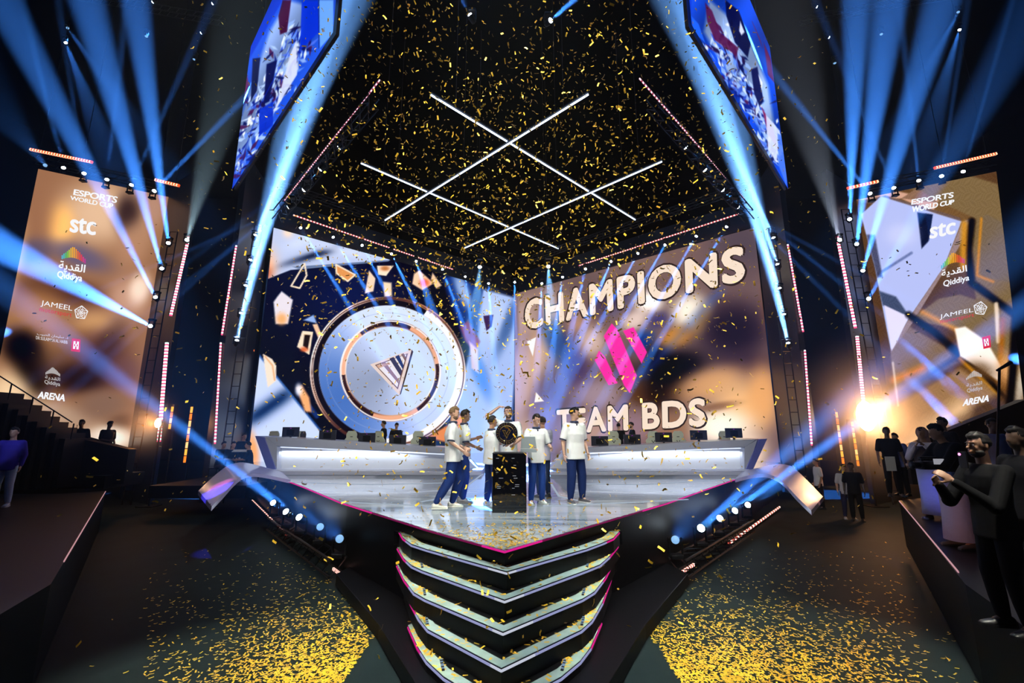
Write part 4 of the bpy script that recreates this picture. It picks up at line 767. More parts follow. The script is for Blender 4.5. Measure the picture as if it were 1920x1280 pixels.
# warm flood lamps on the outer fins, each in an added haze puff standing for its glow
def flood(px, py, d, w, label, size, cloud, dens):
    loc = P(px, py, d); t = empty('flood_lamp', loc, label=label, cat='flood light', group='warm flood lamps')
    MB().ell((0, .14, 0), (size * .9, .12, size * .9)).build('housing', BLACK, t); MB().tube([(0, .12, -size * .5), (0, .12, FLOOR - loc.z)], .035, 8).box((-.3, -.15, FLOOR - loc.z), (.3, .4, FLOOR - loc.z + .03)).build('stand', METAL, t)
    MB().ell((0, -.05, 0), (size, .05, size * 1.5)).build('lamp_glass', mat('warm_lamp', (.1, .1, .1), .3, emit=(1, .62, .32), es=60), t, True)
    l = bpy.data.lights.new('glow', 'POINT'); l.energy = w; l.color = (1, .36, .10); l.shadow_soft_size = .1; o = bpy.data.objects.new('glow', l); C.objects.link(o); o.parent = t; o.location = (0, -.35, 0)
    m = bpy.data.materials.new('lamp_glow_haze'); m.use_nodes = True; nt = m.node_tree; nt.nodes.remove(nt.nodes['Principled BSDF']); v = nt.nodes.new('ShaderNodeVolumeScatter'); v.inputs['Anisotropy'].default_value = .3
    tc = nt.nodes.new('ShaderNodeTexCoord'); mp = nt.nodes.new('ShaderNodeMapping'); mp.inputs['Scale'].default_value = [1 / c for c in cloud]; ln_ = nt.nodes.new('ShaderNodeVectorMath'); ln_.operation = 'LENGTH'
    mr = nt.nodes.new('ShaderNodeMapRange'); mr.inputs[1].default_value = 1.0; mr.inputs[2].default_value = 0.0; mr.inputs[3].default_value = 0.0; mr.inputs[4].default_value = 1.0; pw = nt.nodes.new('ShaderNodeMath'); pw.operation = 'POWER'; pw.inputs[1].default_value = 1.8; ml = nt.nodes.new('ShaderNodeMath'); ml.operation = 'MULTIPLY'; ml.inputs[1].default_value = dens
    nt.links.new(tc.outputs['Object'], mp.inputs[0]); nt.links.new(mp.outputs[0], ln_.inputs[0]); nt.links.new(ln_.outputs['Value'], mr.inputs[0]); nt.links.new(mr.outputs[0], pw.inputs[0]); nt.links.new(pw.outputs[0], ml.inputs[0]); nt.links.new(ml.outputs[0], v.inputs['Density'])
    nt.links.new(v.outputs[0], nt.nodes['Material Output'].inputs['Volume']); s = MB().ell((0, 0, 0), cloud, None, 32, 20).build('glow_puff', m, None, True); s.location = loc + Vector((0, -.9, 0)); tag(s, 'haze puff added for the warm glow around the ' + label.split(' at ')[0], 'glow_puff', None, 'stuff')
flood(1622, 780, 17.9, 380, 'blazing orange-white flood lamp at the foot of the outer right fin strip', .38, (3.6, 1.8, 3.6), .5)
flood(298, 793, 17.9, 60, 'warm flood lamp at the foot of the outer left fin strip', .12, (1.6, 1.1, 1.8), .5)
# orange pixel bars
orange = [((322, 762), (319, 805), 'short amber pixel bar in the gap left of the stage', 4), ((350, 762), (347, 868), 'tall amber pixel bar in the gap left of the stage', 8), ((1575, 772), (1580, 870), 'amber pixel bar in the gap right of the stage', 8), ((1604, 790), (1608, 874), 'amber pixel bar beside the orange flood lamp', 8)]
for a, b, lb, n in orange:
    A = P(*a, 23); B = P(*b, 23); A = Vector((B.x, B.y, A.z)); t = empty('pixel_bar', B, label=lb, cat='light bar', group='amber pixel bars'); mb = MB()
    for i in range(n):
        mb.col = [rgb(255, 170, 60), rgb(255, 120, 30), rgb(255, 190, 120)][i % 3]; mb.bar(A.lerp(B, (i + .04) / n), A.lerp(B, (i + .9) / n), .09, .16, up=(0, 1, 0))
    mb.build('pixels', led_mat('amber_pixels', 1.6), t, colour=True, world=True); MB().tube([A + Vector((0, .2, 0)), Vector((B.x, B.y + .2, FLOOR))], .03, 6).box((B.x - .2, B.y, FLOOR), (B.x + .2, B.y + .4, FLOOR + .03)).build('stand', METAL, t, world=True); MB().bar(A + Vector((0, .12, .1)), B + Vector((0, .12, -.1)), .1, .3, up=(0, 1, 0)).build('housing', BLACK, t, world=True)
    l = bpy.data.lights.new('glow', 'AREA'); l.shape = 'RECTANGLE'; l.size = .3; l.size_y = 2; l.energy = 30; l.color = (1, .4, .08); o = bpy.data.objects.new('glow', l); C.objects.link(o); o.parent = t; o.location = (0, -.2, 1.4); o.rotation_euler = (R(75), 0, 0)

# ---------------------------------------------------------------- people
SKINS = {'fair': (.62, .36, .25), 'tan': (.42, .22, .13), 'brown': (.26, .13, .075), 'dark': (.10, .055, .035)}
def fuse(name, mb, m, parent, voxel, smooth=2):
    """one continuous surface out of overlapping closed shapes"""
    me = mb.mesh(name, m); b = bmesh.new(); b.from_mesh(me); bmesh.ops.recalc_face_normals(b, faces=b.faces); b.to_mesh(me); b.free()
    o = bpy.data.objects.new(name, me); C.objects.link(o)
    r = o.modifiers.new('r', 'REMESH'); r.mode = 'VOXEL'; r.voxel_size = voxel; r.use_smooth_shade = True
    if smooth: q = o.modifiers.new('s', 'SMOOTH'); q.factor = .5; q.iterations = smooth
    dg = bpy.context.evaluated_depsgraph_get(); n = bpy.data.meshes.new_from_object(o.evaluated_get(dg)); n.name = name
    bpy.data.objects.remove(o); bpy.data.meshes.remove(me); n.materials.clear(); n.materials.append(m)
    n.polygons.foreach_set('use_smooth', [True] * len(n.polygons))
    o = bpy.data.objects.new(name, n); return link(o, parent)
def V(*a): return Vector(a)
def loft(mb, secs, seg=18):    # (centre, rx, ry) sections stacked roughly upward
    vs = []; fs = []
    for c, rx, ry in secs:
        for k in range(seg):
            a = 2 * math.pi * k / seg; ca, sa = math.cos(a), math.sin(a)
            q = .86                     # slightly squared section
            vs.append(Vector(c) + Vector((rx * math.copysign(abs(ca) ** q, ca), ry * math.copysign(abs(sa) ** q, sa), 0)))
    for i in range(len(secs) - 1):
        for k in range(seg): a = i * seg + k; b = i * seg + (k + 1) % seg; fs.append((a, b, b + seg, a + seg))
    fs.append(tuple(range(seg))[::-1]); fs.append(tuple((len(secs) - 1) * seg + k for k in range(seg))); return mb.add(vs, fs)
def hand(mb, wrist, d, n, side, curl=.35, k=1.0):
    """palm, four unequal fingers and a thumb; d along the hand, n out of the palm, side +1 puts the thumb along d x n"""
    d = d.normalized(); n = (n - d * n.dot(d)).normalized(); s = d.cross(n) * side
    pc = wrist + d * .05 * k; ax = [s, n, d]
    M = Matrix((s, n, d)).transposed()
    mb.ell(pc, (.042 * k, .016 * k, .054 * k), M, 12, 8)
    for i, (o, L) in enumerate([(.030, .070), (.010, .080), (-.011, .074), (-.030, .058)]):
        p = wrist + d * .088 * k + s * o * k; a = curl * (1 + .12 * i); q = p
        for j, fr in enumerate((.45, .32, .23)):
            an = a * (j + .6); v = d * math.cos(an) + n * math.sin(an); e = q + v * L * fr * k; mb.cap(q, e, .0098 * k - .001 * j, .0092 * k - .001 * j, 8); q = e
    t0 = wrist + d * .028 * k + s * .032 * k; t1 = t0 + (d * .55 + s * .7 + n * .35).normalized() * .036 * k; t2 = t1 + (d * .85 + s * .25 + n * .45).normalized() * .032 * k
    mb.cap(t0, t1, .0125 * k, .011 * k, 8); mb.cap(t1, t2, .011 * k, .009 * k, 8)
def person(label, loc, yaw, h=1.8, skin='fair', hair=(.03, .02, .015), shirt=(.75, .75, .74), pants=(.012, .03, .13), shoe=(.7, .7, .66), J=None, head=(0, 0, 0), beard=None, collar=(.012, .02, .06), cuff=(.012, .02, .06),
           smile=False, fine=True, group=None, hairlen=0, robe=None, sole=None, palms=None, stripe=None, curls=(.35, .35), trim=True, vest=None, scarf=None, loose=1.0, cat='person'):
    t = empty('person', loc, (0, 0, yaw), label=label, cat=cat, group=group); k = h / 1.8
    D = dict(pel=V(0, 0, .95), ch=V(0, .0, 1.28), nk=V(0, -.01, 1.49), hd=V(0, .02, 1.665), sl=V(-.185, -.01, 1.43), sr=V(.185, -.01, 1.43), el=V(-.245, -.03, 1.15), er=V(.245, -.03, 1.15), wl=V(-.26, .06, .90), wr=V(.26, .06, .90),
             hl=V(-.09, 0, .92), hr=V(.09, 0, .92), kl=V(-.11, .03, .50), kr=V(.11, .03, .50), al=V(-.12, -.02, .085), ar=V(.12, -.02, .085), tl=V(-.15, .15, .03), tr=V(.15, .15, .03))
    if J: D.update({a: V(*b) for a, b in J.items()})
    D = {a: b * k for a, b in D.items()}
    vx = .0085 if fine else .016; sk = mat('skin_' + skin, SKINS[skin], .5)
    mb = MB(); hdq = Matrix.Rotation(head[2], 3, 'Z') @ Matrix.Rotation(head[0], 3, 'X') @ Matrix.Rotation(head[1], 3, 'Y'); H = D['hd']
    def hp(x, y, z): return H + hdq @ (V(x, y, z) * k)
    # torso, neck, limbs
    loft(mb, [(D['pel'] + V(0, 0, -.06) * k, .10 * k, .08 * k), (D['pel'], .15 * k, .10 * k), (D['pel'].lerp(D['ch'], .4), .13 * k, .085 * k), (D['ch'], .155 * k, .10 * k), (D['ch'].lerp(D['nk'], .55), .17 * k, .09 * k), (D['nk'] + V(0, 0, -.02) * k, .06 * k, .055 * k)])
    mb.cap(D['nk'] + V(0, 0, -.05) * k, hp(0, -.015, -.05), .058 * k, .052 * k, 12)
    for s in 'lr':
        mb.cap(D['s' + s], D['e' + s], .052 * k, .040 * k); mb.cap(D['e' + s], D['w' + s], .041 * k, .026 * k); mb.cap(D['s' + s], D['nk'] + V(0, 0, -.03) * k, .05 * k, .045 * k)
        mb.cap(D['h' + s], D['k' + s], .078 * k, .052 * k); mb.cap(D['k' + s], D['a' + s], .052 * k, .034 * k); mb.cap(D['a' + s], D['a' + s].lerp(D['t' + s], .45), .030 * k, .022 * k)
        w, e = D['w' + s], D['e' + s]; sg = -1 if s == 'l' else 1
        pn = V(-sg, .1, 0) if not palms or palms.get(s) is None else V(*palms[s]); dd = w - e
        d2 = dd if not palms or palms.get('d' + s) is None else V(*palms['d' + s])
        n_ = (pn - d2.normalized() * pn.dot(d2.normalized())).normalized(); s0 = d2.normalized().cross(n_); th = V(0, 1, .2)
        hand(mb, w, d2, pn, 1 if s0.dot(th) > 0 else -1, curls[0 if s == 'l' else 1], k)
    # head with brow, nose, cheeks, jaw, lips, ears
    def he(c, r, nu=16, nv=12): mb.ell(hp(*c), tuple(q * k for q in r), hdq, nu, nv)
    he((0, -.012, .025), (.073, .092, .095)); he((0, .018, -.045), (.055, .066, .062)); he((0, .055, -.088), (.026, .022, .018), 10, 8)
    he((0, .068, .035), (.050, .016, .012), 10, 8); he((.031, .058, -.018), (.024, .018, .022), 10, 8); he((-.031, .058, -.018), (.024, .018, .022), 10, 8)
    mb.cap(hp(0, .080, .022), hp(0, .102, -.016), .0085 * k, .013 * k, 8); he((0, .082, -.048), (.024, .010, .007), 10, 6); he((0, .080, -.060), (.020, .010, .007), 10, 6)
    for q in (-1, 1): he((q * .076, -.012, -.002), (.010, .020, .031), 8, 8)
    fuse('body', mb, sk, t, vx, 1)
    eye_m = mat('eye_white', (.75, .73, .7), .3); iris = mat('eye_iris', (.03, .02, .015), .2)
    if fine:
        for q in (-1, 1):
            e = MB().ell(hp(q * .029, .072, .010), (.0125 * k, .009 * k, .009 * k), hdq, 12, 8).build('eye', eye_m, t, True)
            MB().ell(hp(q * .029, .0795, .010), (.0055 * k, .003 * k, .0055 * k), hdq, 10, 6).build('iris', iris, e, True)
        hm = mat('hair_%02d_%02d' % (int(hair[0] * 99), int(hair[1] * 99)), hair, .6, spec=.2, noise=.3, nscale=60)
        mb = MB()
        for q in (-1, 1): mb.cap(hp(q * .014, .086, .033), hp(q * .046, .074, .034), .0045 * k, .0035 * k, 6)
        mb.build('eyebrows', hm, t, True)
        MB().ell(hp(0, .0885, -.054), (.021 * k, .006 * k, (.009 if smile else .0025) * k), hdq, 12, 6).build('mouth', mat('teeth', (.7, .66, .62), .3) if smile else mat('lips', (.35, .13, .11), .4), t, True)
    hm = mat('hair_%02d_%02d' % (int(hair[0] * 99), int(hair[1] * 99)), hair, .6, spec=.2, noise=.3, nscale=60)
    rr = random.Random(hash(label) % 999 if 0 else len(label)); ph = [rr.uniform(0, 6) for _ in range(6)]
    def hf(d):
        front = d.y > .25 and d.z < .42 + .22 * abs(d.x); low = d.z < -.35 - hairlen; side = abs(d.x) > .6 and d.z < -.02 and d.y > -.25
        if front or low or side: return .90
        return 1.07 + .035 * math.sin(9 * d.x + ph[0]) * math.sin(8 * d.y + ph[1]) + .03 * math.sin(17 * d.z + ph[2] + 6 * d.x) + (.09 if d.z > .55 and d.y > .1 else 0) * (1 + .4 * math.sin(14 * d.x))
    if hair: MB().ell(hp(0, -.012, .028), (.078 * k, .097 * k, .101 * k), hdq, 36, 26, hf).build('hair', hm, t, True)
    if beard:
        def bf(d): return 1.05 if (d.z < .05 and d.y > -.25 and not (d.y > .80 and d.z > -.35)) else .86
        MB().ell(hp(0, .012, -.048), (.061 * k, .075 * k, .066 * k), hdq, 24, 18, bf).build('beard', mat('beard_%02d' % int(beard[0] * 99), beard, .7), t, True)
    # shirt
    cl = mat('cloth_%03d_%03d_%03d' % tuple(int(c * 255) for c in shirt), shirt, .8, spec=.12, bump=.25, noise=.06, nscale=9)
    L = loose; mb = MB(); hem = D['pel'] + V(0, 0, -.14 if robe is None else -.05) * k
    loft(mb, [(hem, .185 * L * k, .135 * L * k), (D['pel'] + V(0, 0, .02) * k, .18 * L * k, .128 * L * k), (D['pel'].lerp(D['ch'], .5), .168 * L * k, .118 * L * k), (D['ch'], .185 * L * k, .128 * L * k), (D['ch'].lerp(D['nk'], .5) + V(0, 0, .0), .20 * k, .118 * k), (D['ch'].lerp(D['nk'], .85), .13 * k, .085 * k), (D['nk'] + V(0, 0, .005) * k, .068 * k, .066 * k)])
    for s in 'lr':
        sh, e, w = D['s' + s], D['e' + s], D['w' + s]; f = .82 if trim else 1.0
        mb.cap(D['nk'] + V(0, 0, -.055) * k, sh, .06 * k, .068 * k, 12); mb.cap(sh, sh.lerp(e, f), .072 * k, .066 * k, 12)
        if not trim: mb.cap(e, e.lerp(w, .93), .058 * k, .04 * k, 12)
    fuse('shirt', mb, cl, t, vx * 1.15, 2)
    if collar:
        cm = mat('navy_trim', collar, .6); c = D['nk'] + V(0, .004, .012) * k; mb = MB()
        mb.lathe([(.066 * k, -.02 * k), (.071 * k, -.02 * k), (.074 * k, .022 * k), (.078 * k, .03 * k), (.088 * k, -.012 * k), (.084 * k, -.016 * k), (.071 * k, .02 * k), (.066 * k, .02 * k)], 20, Matrix.Translation(c)); mb.build('collar', cm, t, True)
        mb = MB().box((-.012 * k, 0, -.10 * k), (.012 * k, .012 * k, .0), Matrix.Translation(D['ch'].lerp(D['nk'], .93) + V(0, .093 * k, .0)) @ Matrix.Rotation(R(-22), 4, 'X')); mb.build('placket', cm, t)
    if cuff and trim:
        cm = mat('navy_trim', cuff, .6)
        for s in 'lr':
            sh, e = D['s' + s], D['e' + s]; a = sh.lerp(e, .90); b = sh.lerp(e, .97); MB().tube([a, b], [.071 * k, .070 * k], 16).build('cuff', cm, t, True)
    if vest: 
        mb = MB(); loft(mb, [(D['pel'] + V(0, 0, .0), .19 * k, .145 * k), (D['ch'], .195 * k, .142 * k), (D['ch'].lerp(D['nk'], .7), .17 * k, .11 * k)]); fuse('vest', mb, mat('vest_cloth', vest, .8), t, vx * 1.3)
    if robe:
        mb = MB(); loft(mb, [(V(0, .02, .10) * k, .20 * k, .17 * k), (V(0, .01, .45) * k, .185 * k, .15 * k), (D['pel'], .195 * k, .14 * k), (D['pel'] + V(0, 0, .12) * k, .17 * k, .12 * k)], 24)
        for q in range(24 * 1): pass
        o = mb.build('robe', mat('robe_%03d' % int(robe[0] * 255), robe, .7, bump=.5, nscale=14), t, True)
    if scarf:
        def sf(d): return .8 if (d.y > .45 and d.z < .45) else 1.12 + .03 * math.sin(12 * d.x)
        mb = MB().ell(hp(0, -.02, .02), (.092 * k, .108 * k, .112 * k), hdq, 24, 16, sf); mb.cap(hp(-.05, -.06, -.06), hp(-.09, -.05, -.22), .04 * k, .03 * k); mb.cap(hp(.05, -.06, -.06), hp(.09, -.05, -.22), .04 * k, .03 * k); mb.build('head_cloth', mat('head_cloth', scarf, .8), t, True)
    # trousers
    pm = mat('cloth_%03d_%03d_%03d' % tuple(int(c * 255) for c in pants), pants, .8, spec=.12, bump=.3, noise=.1, nscale=10)
    if not robe:
        mb = MB(); loft(mb, [(D['pel'] + V(0, 0, -.12) * k, .15 * k, .115 * k), (D['pel'], .165 * k, .112 * k), (D['pel'] + V(0, 0, .07) * k, .155 * k, .105 * k)])
        for s in 'lr':
            a = D['a' + s] + V(0, 0, .02) * k; mb.cap(D['h' + s] + V(0, 0, -.03) * k, D['k' + s], .100 * k, .078 * L * k, 14); mb.cap(D['k' + s], D['k' + s].lerp(a, .6), .078 * L * k, .070 * L * k, 14); mb.cap(D['k' + s].lerp(a, .6), a, .070 * L * k, .056 * k, 14)
        tr = fuse('trousers', mb, pm, t, vx * 1.15, 2)
        if stripe:
            mb = MB()
            for s, sg in (('l', -1), ('r', 1)):
                pts = [D['h' + s] + V(sg * .098, 0, -.02) * k, D['k' + s] + V(sg * .078, 0, 0) * k, D['a' + s] + V(sg * .056, 0, .06) * k]
                mb.tube(pts, [.008 * k] * 3, 6)
            mb.build('side_stripe', mat('stripe_white', stripe, .6), tr, True)
    # shoes
    sm = mat('shoe_%02d_%02d' % (int(shoe[0] * 99), int(shoe[2] * 99)), shoe, .5); so = mat('sole_%02d' % int((sole or shoe)[0] * 99), sole or shoe, .5)
    for s in 'lr':
        a, q = D['a' + s], D['t' + s]; d = (q - a); d.z = 0; d.normalize(); zt = min(a.z - .085 * k, q.z - .03 * k); base = V(a.x, a.y, zt)
        sd = d.cross(V(0, 0, 1)); mb = MB(); rows = [(-.085, .030, .075), (-.05, .042, .11), (0, .043, .115), (.06, .046, .075), (.12, .050, .058), (.175, .040, .045), (.20, .02, .03)]
        vs = []; fs = []
        for y, w, z in rows:
            for an in range(10):
                th = math.pi * an / 9; vs.append(base + d * y * k + sd * w * math.cos(th) * k + V(0, 0, (.022 + (z - .022) * math.sin(th))) * k)
        for i in range(len(rows) - 1):
            for j in range(10): a_ = i * 10 + j; b_2 = i * 10 + (j + 1) % 10; fs.append((a_, b_2, b_2 + 10, a_ + 10))
        fs.append(tuple(range(10))); fs.append(tuple(60 + j for j in range(10))); mb.add(vs, fs)
        o = mb.build('shoe', sm, t, True)
        mb = MB(); ol = [base + d * y * k + sd * w * k * sg2 for sg2, rng in ((1, rows), (-1, rows[::-1])) for y, w, z in [(a3[0], a3[1] + .004, a3[2]) for a3 in rng]]
        mb.prism(ol, (0, 0, .024 * k)).build('sole', so, o)
    return t
def yaw_to(dx, dy): return math.atan2(-dx, dy)     # facing direction -> rotation about z
RIGHT, LEFT, AWAY, TOCAM = yaw_to(1, 0), yaw_to(-1, 0), 0.0, math.pi
GP = 'champions on stage in white shirts'
LIFT = .004
# A: far left of the group, seen side-on, striding to the right
a0 = PZ(846, 952, LIFT)
person('person in white shirt and navy trousers, leftmost, side-on with fair hair and cream sneakers', (a0.x, a0.y, LIFT), yaw_to(1, .15), 1.86, 'fair', (.20, .12, .06), beard=(.16, .09, .05), shoe=(.72, .70, .60), group=GP, loose=1.12,
       J=dict(er=(.25, -.04, 1.16), wr=(.25, .18, 1.00), el=(-.22, -.02, 1.15), wl=(-.2, .20, 1.05), kr=(.10, -.04, .50), ar=(.10, -.26, .11), tr=(.11, -.10, .035), kl=(-.10, .14, .50), al=(-.10, .02, .085), tl=(-.10, .19, .03), ch=(0, -.02, 1.28)), head=(R(-6), 0, R(-12)))
# B: just beyond A
b0 = PZ(868, 941, LIFT)
person('person in white shirt half hidden behind the leftmost one, dark hair, hands raised in front', (b0.x, b0.y, LIFT), yaw_to(1, .25), 1.84, 'brown', (.02, .014, .01), shoe=(.22, .20, .20), group=GP,
       J=dict(el=(-.22, .04, 1.16), wl=(-.16, .26, 1.22), er=(.24, .0, 1.14), wr=(.2, .22, 1.05)), head=(R(-4), 0, 0))
# C: left of the plinth, back turned, holding the disc
c0 = PZ(925, 947, LIFT)
person('person seen from behind left of the plinth, holding out the trophy disc, dark hair', (c0.x - .04, c0.y, LIFT), yaw_to(.75, .66), 1.70, 'tan', (.012, .010, .010), shoe=(.70, .70, .68), group=GP, stripe=(.6, .6, .6), pants=(.012, .022, .07), loose=1.1,
       J=dict(el=(-.10, .22, 1.22), sl=(-.17, .03, 1.43), wl=(.10, .42, 1.24), er=(.30, .14, 1.20), wr=(.22, .38, 1.26)), palms=dict(l=(0, .3, 1), r=(0, -.3, 1)), head=(R(4), 0, R(-8)), curls=(.7, .7))
# D: behind the plinth, hand on head
d0 = PZ(953, 938, LIFT)
person('person behind the plinth facing out, one hand on top of the head, looking up', (d0.x, d0.y, LIFT), TOCAM - .1, 1.92, 'fair', (.022, .015, .012), beard=(.10, .06, .04), group=GP, smile=True,
       J=dict(er=(.43, .02, 1.60), sr=(.20, -.01, 1.46), wr=(.18, .02, 1.79), el=(-.25, .08, 1.17), wl=(-.16, .26, 1.08)), palms=dict(r=(0, 0, -1), dr=(-1, -.1, -.05)), head=(R(14), R(4), R(8)), curls=(.3, .5))
# E: right of the plinth holding the grey case
e0 = PZ(1003, 945, LIFT)
person('laughing person right of the plinth, looking down at the grey case in both hands', (e0.x + .04, e0.y, LIFT), TOCAM + .35, 1.74, 'fair', (.025, .018, .014), group=GP, smile=True, pants=(.014, .045, .20), stripe=(.6, .6, .65),
       J=dict(er=(.27, .02, 1.17), wr=(.215, .27, 1.10), el=(-.27, .02, 1.17), wl=(-.215, .27, 1.10)), palms=dict(r=(-1, 0, .1), l=(1, 0, .1)), head=(R(-14), 0, R(14)), curls=(.6, .6))
# F: someone in grey behind E
f0 = PZ(1019, 932, LIFT)
person('person in lilac-grey top and dark trousers hidden behind the one with the grey case', (f0.x, f0.y, LIFT), yaw_to(-.5, .9), 1.72, 'tan', (.02, .02, .02), shirt=(.42, .40, .50), pants=(.02, .03, .06), shoe=(.05, .05, .06), collar=None, cuff=None,
       J=dict(er=(.24, .06, 1.18), wr=(.16, .26, 1.25)))
# G: right, looking to the left
g0 = PZ(1081, 943, LIFT)
person('person standing apart on the right in white shirt, black hair, looking to the others', (g0.x, g0.y, LIFT), TOCAM + .45, 1.88, 'fair', (.010, .008, .008), shoe=(.06, .06, .07), sole=(.7, .7, .68), group=GP, pants=(.008, .02, .09), loose=1.12,
       J=dict(er=(.265, -.02, 1.16), wr=(.265, .02, .90), el=(-.25, -.05, 1.16), wl=(-.25, .06, .92), kr=(.12, .04, .50), kl=(-.14, .0, .50), al=(-.17, -.05, .085), tl=(-.20, .11, .03)), head=(R(-4), 0, R(52)))
# plinth
p0 = PZ(954.5, 962, 0)
pl = empty('plinth', (p0.x, p0.y + .3, 0), label='glossy black trophy plinth in the middle of the group on stage', cat='plinth')
gl = mat('gloss_black', (.003, .003, .005), .06, coat=1.0)
MB().box((-.295, -.28, 0), (.305, .28, 1.0)).build('column', gl, pl, bevel=.008); MB().box((-.30, -.285, 1.0), (.31, .285, 1.012)).build('top_plate', BLACK, pl, bevel=.003)
mb = MB(); rr = random.Random(4); mb.col = rgb(150, 150, 160)
for z0 in (.92, .84, .80, .68, .65, .62, .58, .47, .44, .41, .30):
    for x0 in (-.22, .06):
        if rr.random() < .75: x = x0 + rr.uniform(-.02, .05); mb.box((x, -.2815, z0), (x + rr.uniform(.03, .08), -.2805, z0 + .007))
mb.build('front_dashes', mat('dash_grey', (.35, .35, .38), .5), pl)  # small grey dashes on the front of the column
# trophy disc
q = P(950, 812, p0.y + .15)
tr = empty('trophy_disc', q, (R(4), 0, 0), label='round black and gold trophy disc held up above the plinth', cat='trophy')
MX = Matrix.Rotation(R(90), 4, 'X'); gold_m = mat('gold', (.85, .55, .16), .25, .9)
MB().lathe([(.001, -.018), (.19, -.018), (.2, -.01), (.2, .01), (.19, .018), (.001, .018)], 40, MX).build('disc', mat('navy_gloss', (.004, .006, .02), .15, coat=.6), tr)
mb = MB()
for i in range(24):
    a = 2 * math.pi * i / 24; mb.box((-.007, -.026, -.013), (.007, -.016, .013), Matrix.Translation((.172 * math.cos(a), 0, .172 * math.sin(a))) @ Matrix.Rotation(-a + math.pi / 2, 4, 'Y'))
mb.build('gold_studs', gold_m, tr)
mb = MB()
for a, b in [((-.07, .05), (0, -.08)), ((.07, .05), (0, -.08)), ((-.03, .05), (.01, -.03)), ((.03, .05), (-.005, -.01)), ((-.08, .055), (-.02, .055)), ((.08, .055), (.02, .055))]: mb.bar((a[0], -.022, a[1]), (b[0], -.022, b[1]), .012, .014, up=(0, 1, 0))
mb.build('gold_emblem', gold_m, tr)
MB().tube([(.138 * math.cos(i * math.pi / 20), -.02, .138 * math.sin(i * math.pi / 20)) for i in range(41)], .0045, 6, caps=False).build('inner_ring', gold_m, tr)
# grey case
q = P(991, 834, e0.y - .36)
cs = empty('presentation_case', q, (R(8), 0, R(-8)), label='open grey presentation case held against the laughing person', cat='case')
cm_ = mat('grey_case', (.30, .34, .36), .35)
MB().prism([V(-.13, 0, .16), V(.13, 0, .16), V(.155, 0, -.06), V(-.155, 0, -.06)], (0, .03, 0)).build('lid', cm_, cs, bevel=.006); MB().prism([V(-.155, -.05, -.065), V(.155, -.05, -.065), V(.16, -.05, -.13), V(-.16, -.05, -.13)], (0, .09, 0)).build('tray', cm_, cs, bevel=.006)

# ---------------------------------------------------------------- monitors, chairs and crew behind the desks
def monitor():
    t = empty('gaming_monitor', (0, 0, 0)); scr = mat('monitor_back', (.02, .022, .035), .35)
    MB().box((-.31, -.02, .10), (.31, .02, .45)).build('panel', scr, t, bevel=.012); MB().box((-.14, -.045, .16), (.14, -.02, .36)).build('back_cover', METAL, t, bevel=.02)
    MB().box((-.035, -.01, .0), (.035, .03, .28)).build('stand', METAL, t); MB().box((-.14, -.09, 0), (.14, .11, .015)).build('foot', METAL, t, bevel=.004)
    mb = MB(); mb.col = rgb(190, 60, 220); mb.box((-.02, -.05, .40), (.02, -.021, .42)); mb.build('status_light', led_mat('soft_led', .55), t, colour=True); return t
def chair():
    t = empty('gaming_chair', (0, 0, 0)); cm = mat('cream_leather', (.46, .50, .38), .45); bk = mat('black_leather', (.01, .01, .012), .4)
    ol = [(-.20, .50), (-.27, .80), (-.29, 1.05), (-.20, 1.16), (-.21, 1.30), (-.14, 1.42), (.14, 1.42), (.21, 1.30), (.20, 1.16), (.29, 1.05), (.27, .80), (.20, .50)]
    MB().prism([V(x, .06, z) for x, z in ol], (0, .09, 0)).build('backrest', cm, t, bevel=.02); MB().prism([V(x * .72, .02, .08 + z * .93) for x, z in ol], (0, .045, 0)).build('back_cushion', bk, t, bevel=.015)
    mb = MB()
    for a, b in [((-.06, 1.06), (0, .96)), ((.06, 1.06), (0, .96)), ((-.05, 1.2), (.05, 1.2))]: mb.bar((a[0], .152, a[1]), (b[0], .152, b[1]), .025, .006, up=(0, 1, 0))
    mb.build('emblem', bk, t)
    MB().box((-.26, -.42, .42), (.26, .08, .52)).build('seat', bk, t, bevel=.03)
    for sx in (-1, 1): MB().box((sx * .30 - .035, -.30, .66), (sx * .30 + .035, .0, .70)).box((sx * .30 - .02, -.16, .45), (sx * .30 + .02, -.10, .67)).build('armrest', bk, t, bevel=.01)
    MB().tube([(0, -.15, .10), (0, -.15, .42)], .03, 10).build('gas_lift', METAL, t)
    mb = MB()
    for i in range(5): a = 2 * math.pi * i / 5; mb.bar((0, -.15, .09), (.3 * math.cos(a), -.15 + .3 * math.sin(a), .06), .05, .04); mb.ell((.3 * math.cos(a), -.15 + .3 * math.sin(a), .03), (.03, .03, .03))
    mb.build('star_base', METAL, t); return t
MO, CH = monitor(), chair()
NL = ['farthest from the centre', 'second from the outer end', 'in the middle', 'fourth from the outer end', 'nearest the centre']
first = True
for side, xs in (('left', [(544, 822), (613, 828), (687, 833), (745, 837), (801, 840)]), ('right', [(1377, 824), (1311, 828), (1245, 832), (1186, 836), (1125, 839)])):
    for k, (x, y) in enumerate(xs):
        o = MO if first else copy_tree(MO); first = False; q = P(x, y + 2, DY + .35); o.location = (q.x, q.y, q.z + .0); o.rotation_euler = (0, 0, 0)
        tag(o, 'dark gaming monitor on the %s desk, %s' % (side, NL[k]), 'monitor', 'gaming monitors on the player desks')
first = True
